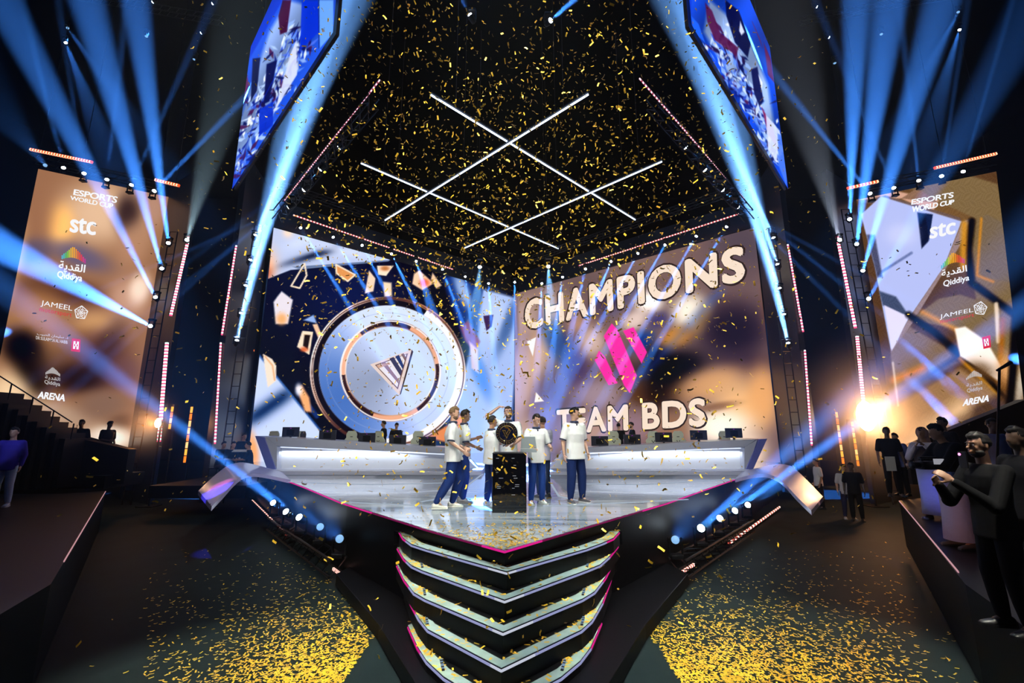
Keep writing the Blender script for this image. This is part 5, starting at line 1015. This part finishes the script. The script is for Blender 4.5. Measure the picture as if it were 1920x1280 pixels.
for side, xs in (('left', [(519, 800), (571, 806), (661, 812), (714, 812), (785, 818)]), ('right', [(1355, 806), (1271, 812), (1149, 818), (1225, 818)])):
    for k, (x, y) in enumerate(xs):
        o = CH if first else copy_tree(CH); first = False; q = P(x, y, DY + 2.0); o.location = (q.x, q.y, .004); o.rotation_euler = (0, 0, rnd.uniform(-.4, .4) + (math.pi / 2 if k == 1 and side == 'left' else math.pi))
        tag(o, 'cream gaming chair behind the %s desk, %s' % (side, NL[k]), 'chair', 'gaming chairs behind the player desks')
DK = dict(fine=False, collar=None, cuff=None)
def bg(label, px, foot_d, z, yaw, h, **k):
    q = P(px[0], px[1], foot_d); kk = dict(DK); kk.update(k); return person(label, (q.x, q.y, z), yaw, h, **kk)
blk = (.006, .006, .008)
bg('person in black behind the left desk, leaning by a cream chair', (718, 830), DY + 2.6, .004, LEFT, 1.84, skin='tan', shirt=blk, pants=blk, shoe=blk, hair=(.01, .01, .01))
bg('person in black behind the left desk, right one of the pair, head lowered', (742, 830), DY + 2.5, .004, TOCAM + .5, 1.76, skin='tan', shirt=blk, pants=blk, shoe=blk, hair=(.01, .01, .01), head=(R(-25), 0, 0))
bg('person in black behind the right desk, back turned', (1161, 830), DY + 2.2, .004, yaw_to(.4, 1), 1.74, skin='tan', shirt=blk, pants=blk, shoe=blk, hair=(.01, .01, .01))
bg('bearded person in black behind the right desk, facing left', (1186, 830), DY + 2.3, .004, LEFT, 1.78, skin='tan', shirt=blk, pants=blk, shoe=blk, hair=(.01, .01, .01), beard=(.01, .01, .01))
# crew left of the stage
bg('person in black standing by the left portal fin, head above the seated crew', (455, 845), 18.0, -.5, yaw_to(.8, -.5), 1.85, skin='tan', shirt=blk, pants=blk, shoe=blk, hair=(.01, .01, .01))
SIT = dict(pel=(0, 0, .55), ch=(0, .05, .90), nk=(0, .08, 1.12), hd=(0, .13, 1.28), sl=(-.185, .07, 1.06), sr=(.185, .07, 1.06), el=(-.24, .16, .80), er=(.24, .16, .80), wl=(-.12, .40, .78), wr=(.12, .40, .78), hl=(-.09, .02, .52), hr=(.09, .02, .52), kl=(-.13, .44, .50), kr=(.13, .44, .50), al=(-.13, .42, .085), ar=(.13, .42, .085), tl=(-.14, .60, .03), tr=(.14, .60, .03))
for lb, px, d, yw in [('seated crew member in black left of the stage, outermost', (414, 850), 17.2, yaw_to(.9, -.4)), ('seated crew member in black left of the stage, bending over papers', (433, 852), 17.0, yaw_to(.8, -.6)), ('seated crew member in black left of the stage, nearest the desk', (470, 858), 16.6, yaw_to(-.8, -.3))]:
    q = P(*px, d); cb = MB().box((-.25, -.25, .42), (.25, .25, .46)).tube([(-.22, -.22, 0), (-.22, -.22, .42)], .015).tube([(.22, -.22, 0), (.22, -.22, .42)], .015).tube([(-.22, .22, 0), (-.22, .22, .42)], .015).tube([(.22, .22, 0), (.22, .22, .42)], .015)
    z = -.35; o = cb.build('stool', METAL); o.location = (q.x, q.y, z); tag(o, 'small dark stool under the ' + lb.replace(' in black left of the stage', ''), 'stool')
    bg(lb, px, d, z, yw, 1.78, skin='fair' if 'papers' in lb else 'tan', shirt=blk, pants=blk, shoe=blk, hair=(.01, .01, .01), J=SIT)
o = MB().box((-1.6, -1.8, -.4), (1.6, 1.8, 0)).build('crew_platform', BLACK); q = P(438, 855, 17.4); o.location = (q.x, q.y, -.352); tag(o, 'low black crew platform left of the stage', 'platform')
q = P(451, 845, 16.4); o = MB().box((-.24, -.15, 0), (.24, .15, .012)).build('paper_sheet', mat('paper', (.6, .6, .58), .7)); o.location = (q.x, q.y, q.z); o.rotation_euler = (R(12), 0, .3); tag(o, 'white sheet held by the seated crew left of the stage', 'paper')
# the side platforms
LP = -.30
def platform(pts, label, zt=LP):
    o = MB().prism([V(p.x, p.y, FLOOR) for p in pts], (0, 0, zt - FLOOR)).build('side_platform', mat('dark_gloss_platform', (.003, .004, .007), .4, spec=.12)); return tag(o, label, 'platform', 'side platforms')
pl1 = [PZ(198, 920, LP), PZ(120, 1052, LP), V(-4.9, 3.2, 0), V(-14, 2.0, 0), V(-24, 8, 0), V(-22, 13.0, 0)]
pr1 = [PZ(1686, 938, LP), PZ(1795, 1075, LP), V(4.9, 3.2, 0), V(14, 2.0, 0), V(24, 8, 0), V(20, 13.0, 0), V(11.5, 14.0, 0)]
platform([PZ(198, 920, LP), PZ(95, 1095, LP), V(-3.4, 1.5, 0), V(-24, 1.5, 0), V(-24, 13, 0), V(-12.5, 13.2, 0)], 'dark glossy side platform on the left with a thin lit edge')
platform([PZ(1686, 938, LP), PZ(1810, 1095, LP), V(3.0, 1.5, 0), V(24, 1.5, 0), V(24, 13, 0), V(12.5, 13.2, 0)], 'dark glossy side platform on the right with a thin lit edge')
for a, b, lb in [((198, 921), (120, 1052), 'thin white light line on the left platform edge'), ((1686, 939), (1797, 1072), 'thin pinkish light line on the right platform edge')]:
    t = empty('platform_edge_light', PZ(*a, LP), label=lb, cat='light strip', group='platform edge lights'); led_line([PZ(*a, LP + .01), PZ(*b, LP + .01)], lambda q: rgb(230, 170, 180), .012, .02, 'line', t, led_mat('led_nose', 1.0), n=8)
# left stair tower and silhouettes
o = MB(); n = 9
A = P(-30, 722, 13.4); B = P(130, 822, 14.6)
for i in range(n):
    p = A.lerp(B, i / n); q = A.lerp(B, (i + 1) / n); o.box((0, 0, 0), (1, 1, 1), Matrix(((q.x - p.x, 0, 0, p.x), (0, 1.0, 0, p.y), (0, 0, q.z - LP, LP), (0, 0, 0, 1))))
o = o.build('access_stairs', BLACK); tag(o, 'black access stairs climbing out of view on the left', 'stairs')
mb = MB()
for i in range(5):
    p = A.lerp(B, i / 4 + .02); mb.tube([p, p + V(0, 0, .5)], .02, 6)
mb.tube([A + V(0, 0, .5), B + V(0, 0, .5)], .02, 6); tag(mb.build('handrail', METAL), 'thin dark handrail on the black access stairs', 'handrail')
a = P(130, 818, 15.0); b = P(242, 842, 15.6)
tag(MB().prism([V(a.x, a.y, LP), V(b.x, b.y, LP), V(b.x, b.y, b.z), V(a.x, a.y, a.z)], (0, .3, 0)).build('barrier', BLACK), 'black barrier under the left sponsor screen', 'barrier')
bg('silhouetted person standing before the left sponsor screen, outer one', (147, 830), 15.7, .005, yaw_to(.3, -1), 1.80, skin='dark', shirt=blk, pants=blk, shoe=blk, hair=(.01, .01, .01))
bg('silhouetted person before the left sponsor screen looking at a phone, inner one', (199, 835), 16.0, .005, yaw_to(1, -.2), 1.76, skin='dark', shirt=blk, pants=blk, shoe=blk, hair=(.01, .01, .01), J=dict(er=(.24, .02, 1.15), wr=(.15, .28, 1.12)), head=(R(-18), 0, 0))
q = P(170, 835, 15.8); o = MB().box((-1.2, -.6, -.4), (1.2, 1.0, 0)).build('crew_platform', BLACK); o.location = (q.x, q.y, 0); tag(o, 'black riser under the silhouettes before the left sponsor screen', 'platform')
# figure cut by the left frame edge
q = PZ(8, 950, LP); person('person in pale trousers cut off by the left frame edge', (q.x - .12, q.y, LP), yaw_to(.4, -1), 1.80, 'tan', (.01, .01, .01), shirt=(.05, .03, .30), pants=(.45, .52, .62), shoe=(.6, .6, .62), collar=None, cuff=None, fine=False, trim=False, loose=1.0)
# blue uplight
q = PZ(51, 915, LP); t = empty('uplight_tube', (q.x, q.y, LP), label='small upright blue light tube standing on the left platform', cat='light tube')
MB().lathe([(.06, 0), (.06, .02), (.015, .03)], 14).build('foot', METAL, t); mb = MB(); mb.col = rgb(60, 140, 230); mb.tube([(0, 0, .03), (0, 0, .36)], .016, 8); mb.build('tube', led_mat('soft_led', .55), t, colour=True)
l = bpy.data.lights.new('glow', 'POINT'); l.energy = 14; l.color = (.15, .5, 1); l.shadow_soft_size = .03; ol = bpy.data.objects.new('glow', l); C.objects.link(ol); ol.parent = t; ol.location = (.05, -.2, .12)
small_spot(P(-40, 600, 8), PZ(8, 930, LP), 300, 16, (.4, .55, 1), 'platform_accent')
# people on the floor at the right
wt = (.62, .60, .60)
bg('person in white t-shirt standing by the inner right portal fin', (1538, 930), 17.5, FLOOR, yaw_to(-.9, .2), 1.80, skin='tan', shirt=wt, pants=(.01, .01, .015), shoe=blk, hair=(.01, .01, .01))
bg('person in pale top filming with raised arm between the amber bars', (1588, 930), 15.5, FLOOR, yaw_to(-.4, -1), 1.72, skin='tan', shirt=(.5, .47, .48), pants=(.02, .02, .05), shoe=(.3, .3, .3), hair=(.01, .01, .01), J=dict(el=(-.3, .1, 1.45), wl=(-.18, .22, 1.66)))
bg('person in black beside the one filming between the amber bars', (1603, 930), 15.2, FLOOR, yaw_to(-.6, -.8), 1.80, skin='dark', shirt=blk, pants=blk, shoe=blk, hair=(.01, .01, .01))
R1 = bg('person in black holding papers in front of the right sponsor screen', (1676, 900), 12.6, LP, yaw_to(-.6, -1), 1.82, skin='dark', shirt=blk, pants=blk, shoe=blk, hair=(.02, .01, .01))
bg('person in blue-grey top right behind the one with papers', (1691, 900), 12.8, LP, yaw_to(-1, -.4), 1.66, skin='tan', shirt=(.10, .12, .30), pants=blk, shoe=blk, hair=(.01, .01, .01))
q = P(1670, 869, 12.2); o = MB().box((-.13, -.004, -.18), (.13, .004, .18)).build('paper_sheet', mat('paper', (.6, .6, .58), .7)); o.location = q; tag(o, 'white sheet of paper held low by a person in black on the right', 'paper')
bg('person in white robe, dark vest and head cloth, hands at the mouth', (1744, 900), 9.4, LP, yaw_to(-.9, -.5), 1.78, skin='brown', shirt=(.55, .5, .6), robe=(.42, .46, .72), trim=False, vest=(.03, .02, .025), scarf=(.22, .12, .12), shoe=(.1, .08, .06), hair=(.01, .01, .01), J=dict(el=(-.26, .08, 1.18), wl=(-.07, .20, 1.44), er=(.26, .08, 1.18), wr=(.07, .20, 1.42)))
cm1 = bg('person in black top and white robe skirt aiming a video camera', (1784, 900), 7.2, LP, yaw_to(-1, .1), 1.84, skin='tan', shirt=blk, robe=(.42, .38, .40), trim=False, shoe=(.1, .08, .06), hair=(.012, .01, .01), J=dict(el=(-.22, .22, 1.16), wl=(-.10, .46, 1.15), er=(.22, .22, 1.16), wr=(.10, .46, 1.15), hd=(0, .10, 1.64)), head=(R(-14), 0, 0))
bg('dark-haired bearded person in a black jacket at the right, arms raised holding a phone', (1850, 900), 4.3, LP, yaw_to(-1, .05), 1.68, skin='brown', shirt=(.002, .002, .003), pants=blk, shoe=blk, hair=(.01, .008, .008), beard=(.02, .015, .012), trim=False, fine=True, J=dict(el=(-.24, .18, 1.12), wl=(-.10, .40, 1.34), er=(.24, .18, 1.12), wr=(.10, .38, 1.30)))
bg('person in pale blue shirt standing back at the far right, face hidden by a pole', (1880, 900), 9.8, LP + .05, TOCAM, 1.92, skin='dark', shirt=(.35, .42, .60), pants=blk, shoe=blk, hair=(.01, .01, .01), trim=False)
bg('dark person half hidden behind the video camera operator', (1783, 880), 10.8, LP + .05, LEFT, 1.98, skin='dark', shirt=blk, pants=blk, shoe=blk, hair=(.01, .008, .008), hairlen=.5)
bg('dark silhouette at the right frame edge behind the bearded person', (1925, 900), 4.9, LP, LEFT, 1.74, skin='dark', shirt=blk, pants=blk, shoe=blk, hair=(.01, .008, .008), trim=False)
# the video camera, phone and microphone pole
q = P(1743, 872, 7.1); t = empty('video_camera', q, (0, 0, math.pi / 2), label='small black video camera held out by the operator', cat='camera')
MB().box((-.07, -.14, -.06), (.07, .14, .06)).build('camera_body', METAL, t, bevel=.012); MB().lathe([(.045, 0), (.05, .04), (.055, .12), (.06, .13)], 16, Matrix.Translation((0, .14, 0)) @ Matrix.Rotation(R(-90), 4, 'X')).build('lens_barrel', BLACK, t, True)
MB().box((-.02, -.12, .10), (.02, .14, .13)).box((-.015, -.11, .05), (.015, -.08, .11)).box((-.015, .09, .05), (.015, .12, .11)).build('handle', BLACK, t, bevel=.005); mb = MB(); mb.col = rgb(190, 190, 200); mb.box((-.11, -.13, .02), (-.075, .0, .10)); mb.build('side_screen', led_mat('soft_led', .55), t, colour=True)
q = P(1806, 862, 4.3); t = empty('smartphone', q, (0, 0, math.pi / 2), label='phone with a small pink light held up at the far right', cat='phone'); MB().box((-.04, -.005, -.075), (.04, .005, .075)).build('case', BLACK, t, bevel=.004); mb = MB(); mb.col = rgb(240, 120, 200); mb.lathe([(.001, 0), (.012, 0), (.012, .003), (.001, .003)], 12, Matrix.Translation((.02, .006, .05)) @ Matrix.Rotation(R(-90), 4, 'X')); mb.build('flash', led_mat('tube_glow', 4.0), t, colour=True)
b = PZ(1866, 1010, LP); top = P(1874, 690, b.y); t = empty('microphone_stand', (b.x, b.y, LP), label='tall thin boom stand in front of the right sponsor screen', cat='stand')
MB().tube([(0, 0, 0), (top.x - b.x, 0, top.z - LP)], .018, 8).build('pole', BLACK, t); mb = MB()
for i in range(3): a = 2 * math.pi * i / 3; mb.tube([(0, 0, .25), (.35 * math.cos(a), .35 * math.sin(a), .01)], .012, 6)
mb.build('tripod_legs', BLACK, t); MB().tube([(top.x - b.x - .05, 0, top.z - LP - .04), (top.x - b.x + .22, 0, top.z - LP + .10)], [.02, .035], 8).build('boom', BLACK, t)
# railing line and slope at the far right
mb = MB(); A = P(1700, 838, 15.5); B = P(1925, 748, 14.5)
mb.prism([V(A.x, A.y, LP), V(B.x, B.y, LP), V(B.x, B.y, B.z), V(A.x, A.y, A.z)], (0, .3, 0)); tag(mb.build('raked_barrier', BLACK), 'black raked barrier rising to the right below the sponsor screen', 'barrier')
# accents on the right platform
small_spot(P(1830, 500, 6), P(1750, 960, 9.3), 500, 14, (.1, .15, 1), 'blue_accent'); small_spot(P(1600, 1100, 5.5) , P(1790, 1000, 7), 60, 26, (1, .45, .35), 'peach_accent')
small_spot(P(1740, 700, 8), P(1526, 928, 10.6), 1500, 7, (1, .42, .28), 'ramp_foot_accent'); small_spot(P(330, 480, 7.5), P(398, 925, 10.5), 9000, 10, (.08, .06, 1), 'ramp_blue_accent'); small_spot(P(520, 480, 8), P(414, 905, 11), 3500, 5, (1, .15, .5), 'ramp_pink_accent')
small_spot(P(335, 500, 22), PZ(335, 912, FLOOR), 9000, 10, (1, .33, .05), 'added_amber_spot'); small_spot(P(1590, 500, 22), PZ(1596, 915, FLOOR), 6000, 12, (1, .4, .1), 'added_amber_spot')  # spots added to throw amber patches on the floor near the pixel bars

# ---------------------------------------------------------------- confetti
foil = bpy.data.materials.new('gold_foil'); foil.use_nodes = True; nt = foil.node_tree; b_ = nt.nodes['Principled BSDF']
b_.inputs['Base Color'].default_value = (.95, .56, .035, 1); b_.inputs['Metallic'].default_value = .25; b_.inputs['Roughness'].default_value = .45
cr = np.random.RandomState(11)
def strip_mesh(cs, qs, L, W, bend):
    """each strip: two quads bent along its length"""
    n = len(cs); ax = np.array([[-.5, -.5], [-.5, .5], [0, -.5], [0, .5], [.5, -.5], [.5, .5]])
    loc = np.zeros((n, 6, 3)); loc[:, :, 0] = ax[None, :, 0] * L[:, None]; loc[:, :, 1] = ax[None, :, 1] * W[:, None]; loc[:, :, 2] = np.where(ax[None, :, 0] == 0, 0, bend[:, None])
    v = np.einsum('nij,nkj->nki', qs, loc) + cs[:, None, :]
    base = (np.arange(n) * 6)[:, None, None]; f = base + np.array([[0, 2, 3, 1], [2, 4, 5, 3]])[None]
    return v.reshape(-1, 3), f.reshape(-1, 4)
def quick_mesh(name, v, f, m):
    me = bpy.data.meshes.new(name); me.vertices.add(len(v)); me.vertices.foreach_set('co', v.ravel()); me.loops.add(f.size); me.loops.foreach_set('vertex_index', f.ravel().astype(np.int32))
    me.polygons.add(len(f)); me.polygons.foreach_set('loop_start', np.arange(len(f)) * 4); me.update(calc_edges=True); me.materials.append(m); return me
def rand_rot(n):
    q = cr.normal(size=(n, 4)); q /= np.linalg.norm(q, axis=1)[:, None]; w, x, y, z = q.T
    return np.stack([np.stack([1 - 2 * (y * y + z * z), 2 * (x * y - z * w), 2 * (x * z + y * w)], -1), np.stack([2 * (x * y + z * w), 1 - 2 * (x * x + z * z), 2 * (y * z - x * w)], -1), np.stack([2 * (x * z - y * w), 2 * (y * z + x * w), 1 - 2 * (x * x + y * y)], -1)], 1)
def flat_rot(n, tilt=.28):
    a = cr.uniform(0, 2 * math.pi, n); t = cr.normal(0, tilt, n); u = cr.normal(0, tilt, n); ca, sa = np.cos(a), np.sin(a)
    X = np.stack([ca, sa, t], -1); X /= np.linalg.norm(X, axis=1)[:, None]; Z = np.stack([u, cr.normal(0, tilt, n), np.ones(n)], -1); Z -= (Z * X).sum(1)[:, None] * X; Z /= np.linalg.norm(Z, axis=1)[:, None]
    Y = np.cross(Z, X); return np.stack([X, Y, Z], -1)
# a cloud over the stage: thick over the deck, thinning out to the sides and towards the camera
N = 15000
px = cr.normal(960, 310, N); wide = cr.rand(N) < .16; px[wide] = cr.uniform(60, 1860, wide.sum())
py = cr.uniform(-40, 1240, N); d = cr.uniform(0, 1, N) ** .8 * 9.5 + 4.6
keep = np.ones(N, bool)
keep &= cr.rand(N) < np.where(py < 640, 1.0, np.where(py < 980, .48, .40))
keep &= (np.abs(px - 960) < 620) | (py > 420)
keep &= cr.rand(N) < np.where(np.abs(px - 960) > 400, .45, 1)
keep &= ~((np.abs(px - 960) < 130) & (py < 150) & (cr.rand(N) < .4))
px, py, d = px[keep], py[keep], d[keep]
rays = np.stack([px - 960, F * math.cos(TH) + (py - 640) * math.sin(TH), -(py - 640) * math.cos(TH) + F * math.sin(TH)], -1); pos = np.array(EYE)[None] + rays * (d / rays[:, 1])[:, None]
ok = (pos[:, 2] > np.where((np.abs(pos[:, 0]) < 7) & (pos[:, 1] > 5.5), .15, FLOOR + .15)) & (pos[:, 2] < 13)
ok &= ~((np.abs(pos[:, 0]) < 2.2) & (pos[:, 2] < 2.0) & (pos[:, 1] > 7.6) & (pos[:, 1] < 10.5))
pos = pos[ok]; dist = np.linalg.norm(pos - np.array(EYE), axis=1); pos = pos[np.argsort(dist)]; n = len(pos)
L = cr.uniform(.050, .072, n); W = cr.uniform(.018, .026, n); B = cr.uniform(0, .012, n); Q = rand_rot(n)
for i in range(300):
    v, f = strip_mesh(np.zeros((1, 3)), Q[i:i + 1], L[i:i + 1], W[i:i + 1], B[i:i + 1]); o = bpy.data.objects.new('confetti_strip', quick_mesh('confetti_strip', v, f, foil)); C.objects.link(o); o.location = pos[i]
    tag(o, 'gold foil confetti strip tumbling through the air near the camera', 'confetti', 'confetti strips in the air')
v, f = strip_mesh(pos[300:], Q[300:], L[300:], W[300:], B[300:]); o = bpy.data.objects.new('airborne_confetti', quick_mesh('airborne_confetti', v, f, foil)); C.objects.link(o)
tag(o, 'cloud of gold foil confetti falling over the whole stage', 'confetti', None, 'stuff')
def lay(px, py, z, name, label, sel=None):
    rays = np.stack([px - 960, F * math.cos(TH) + (py - 640) * math.sin(TH), -(py - 640) * math.cos(TH) + F * math.sin(TH)], -1); k = (z - EYE.z) / rays[:, 2]; pos = np.array(EYE)[None] + rays * k[:, None]
    if sel is not None: pos = pos[sel(pos)]
    n = len(pos); pos[:, 2] += cr.uniform(.004, .014, n); v, f = strip_mesh(pos, flat_rot(n, .12), cr.uniform(.040, .058, n), cr.uniform(.014, .019, n), cr.uniform(0, .006, n))
    o = bpy.data.objects.new(name, quick_mesh(name, v, f, foil)); C.objects.link(o); tag(o, label, 'confetti', None, 'stuff'); return o
def inside(poly):
    P_ = [(p.x, p.y) for p in poly]
    def f(pos):
        r = np.zeros(len(pos), bool)
        for (x0, y0), (x1, y1) in zip(P_, P_[1:] + P_[:1]):
            if y0 != y1: r ^= ((y0 > pos[:, 1]) != (y1 > pos[:, 1])) & (pos[:, 0] < (x1 - x0) * (pos[:, 1] - y0) / (y1 - y0) + x0)
        return r
    return f
n = 1900; yy = 1032 - np.abs(cr.normal(0, 30, n)); xx = 948 + cr.normal(0, 150, n)
lay(xx, yy, 0.0, 'stage_confetti', 'gold confetti littering the stage deck near its apex', inside(outline))
n = 9000; yy = np.maximum(1290 - np.abs(cr.normal(0, 115, n)), cr.uniform(1010, 1280, n)); xx = np.where(cr.rand(n) < .45, 960 - np.abs(cr.normal(310, 130, n)), 960 + np.abs(cr.normal(340, 190, n)))
def off_steps(pos): return ~((np.abs(pos[:, 0]) < 1.9) & (pos[:, 1] > 3.4)) 
lay(xx, yy, FLOOR, 'floor_confetti', 'carpet of gold confetti on the hall floor around the steps', off_steps)
n = 1500; lay(cr.uniform(270, 1720, n), cr.uniform(1030, 1280, n), FLOOR, 'scattered_confetti', 'thinly scattered gold confetti on the dark hall floor', off_steps)
for k, px_ in enumerate(STEP_PX):
    z = -.21 * (k + 1); pts = [PZ(x, y, z) for x, y in px_]; poly = [Vector((pts[0].x, pts[0].y + .4, 0))] + pts + [Vector((pts[-1].x, pts[-1].y + .4, 0))]
    n = 130; q = np.array([[*(pts[i].lerp(pts[i + 1], t)), 0] for i, t in zip(cr.randint(0, len(pts) - 1, n), cr.rand(n))])[:, :3]; q[:, 1] += cr.uniform(.02, .26, n); q[:, 2] = z + .004
    v, f = strip_mesh(q + np.array([[0, 0, .006]]), flat_rot(n, .1), cr.uniform(.05, .066, n), cr.uniform(.018, .024, n), np.zeros(n)); o = bpy.data.objects.new('step_confetti', quick_mesh('step_confetti', v, f, foil)); C.objects.link(o)
    tag(o, 'gold confetti lying on %s chevron step' % ['the topmost', 'the second', 'the third', 'the fourth', 'the fifth', 'the lowest'][k], 'confetti', None, 'stuff')
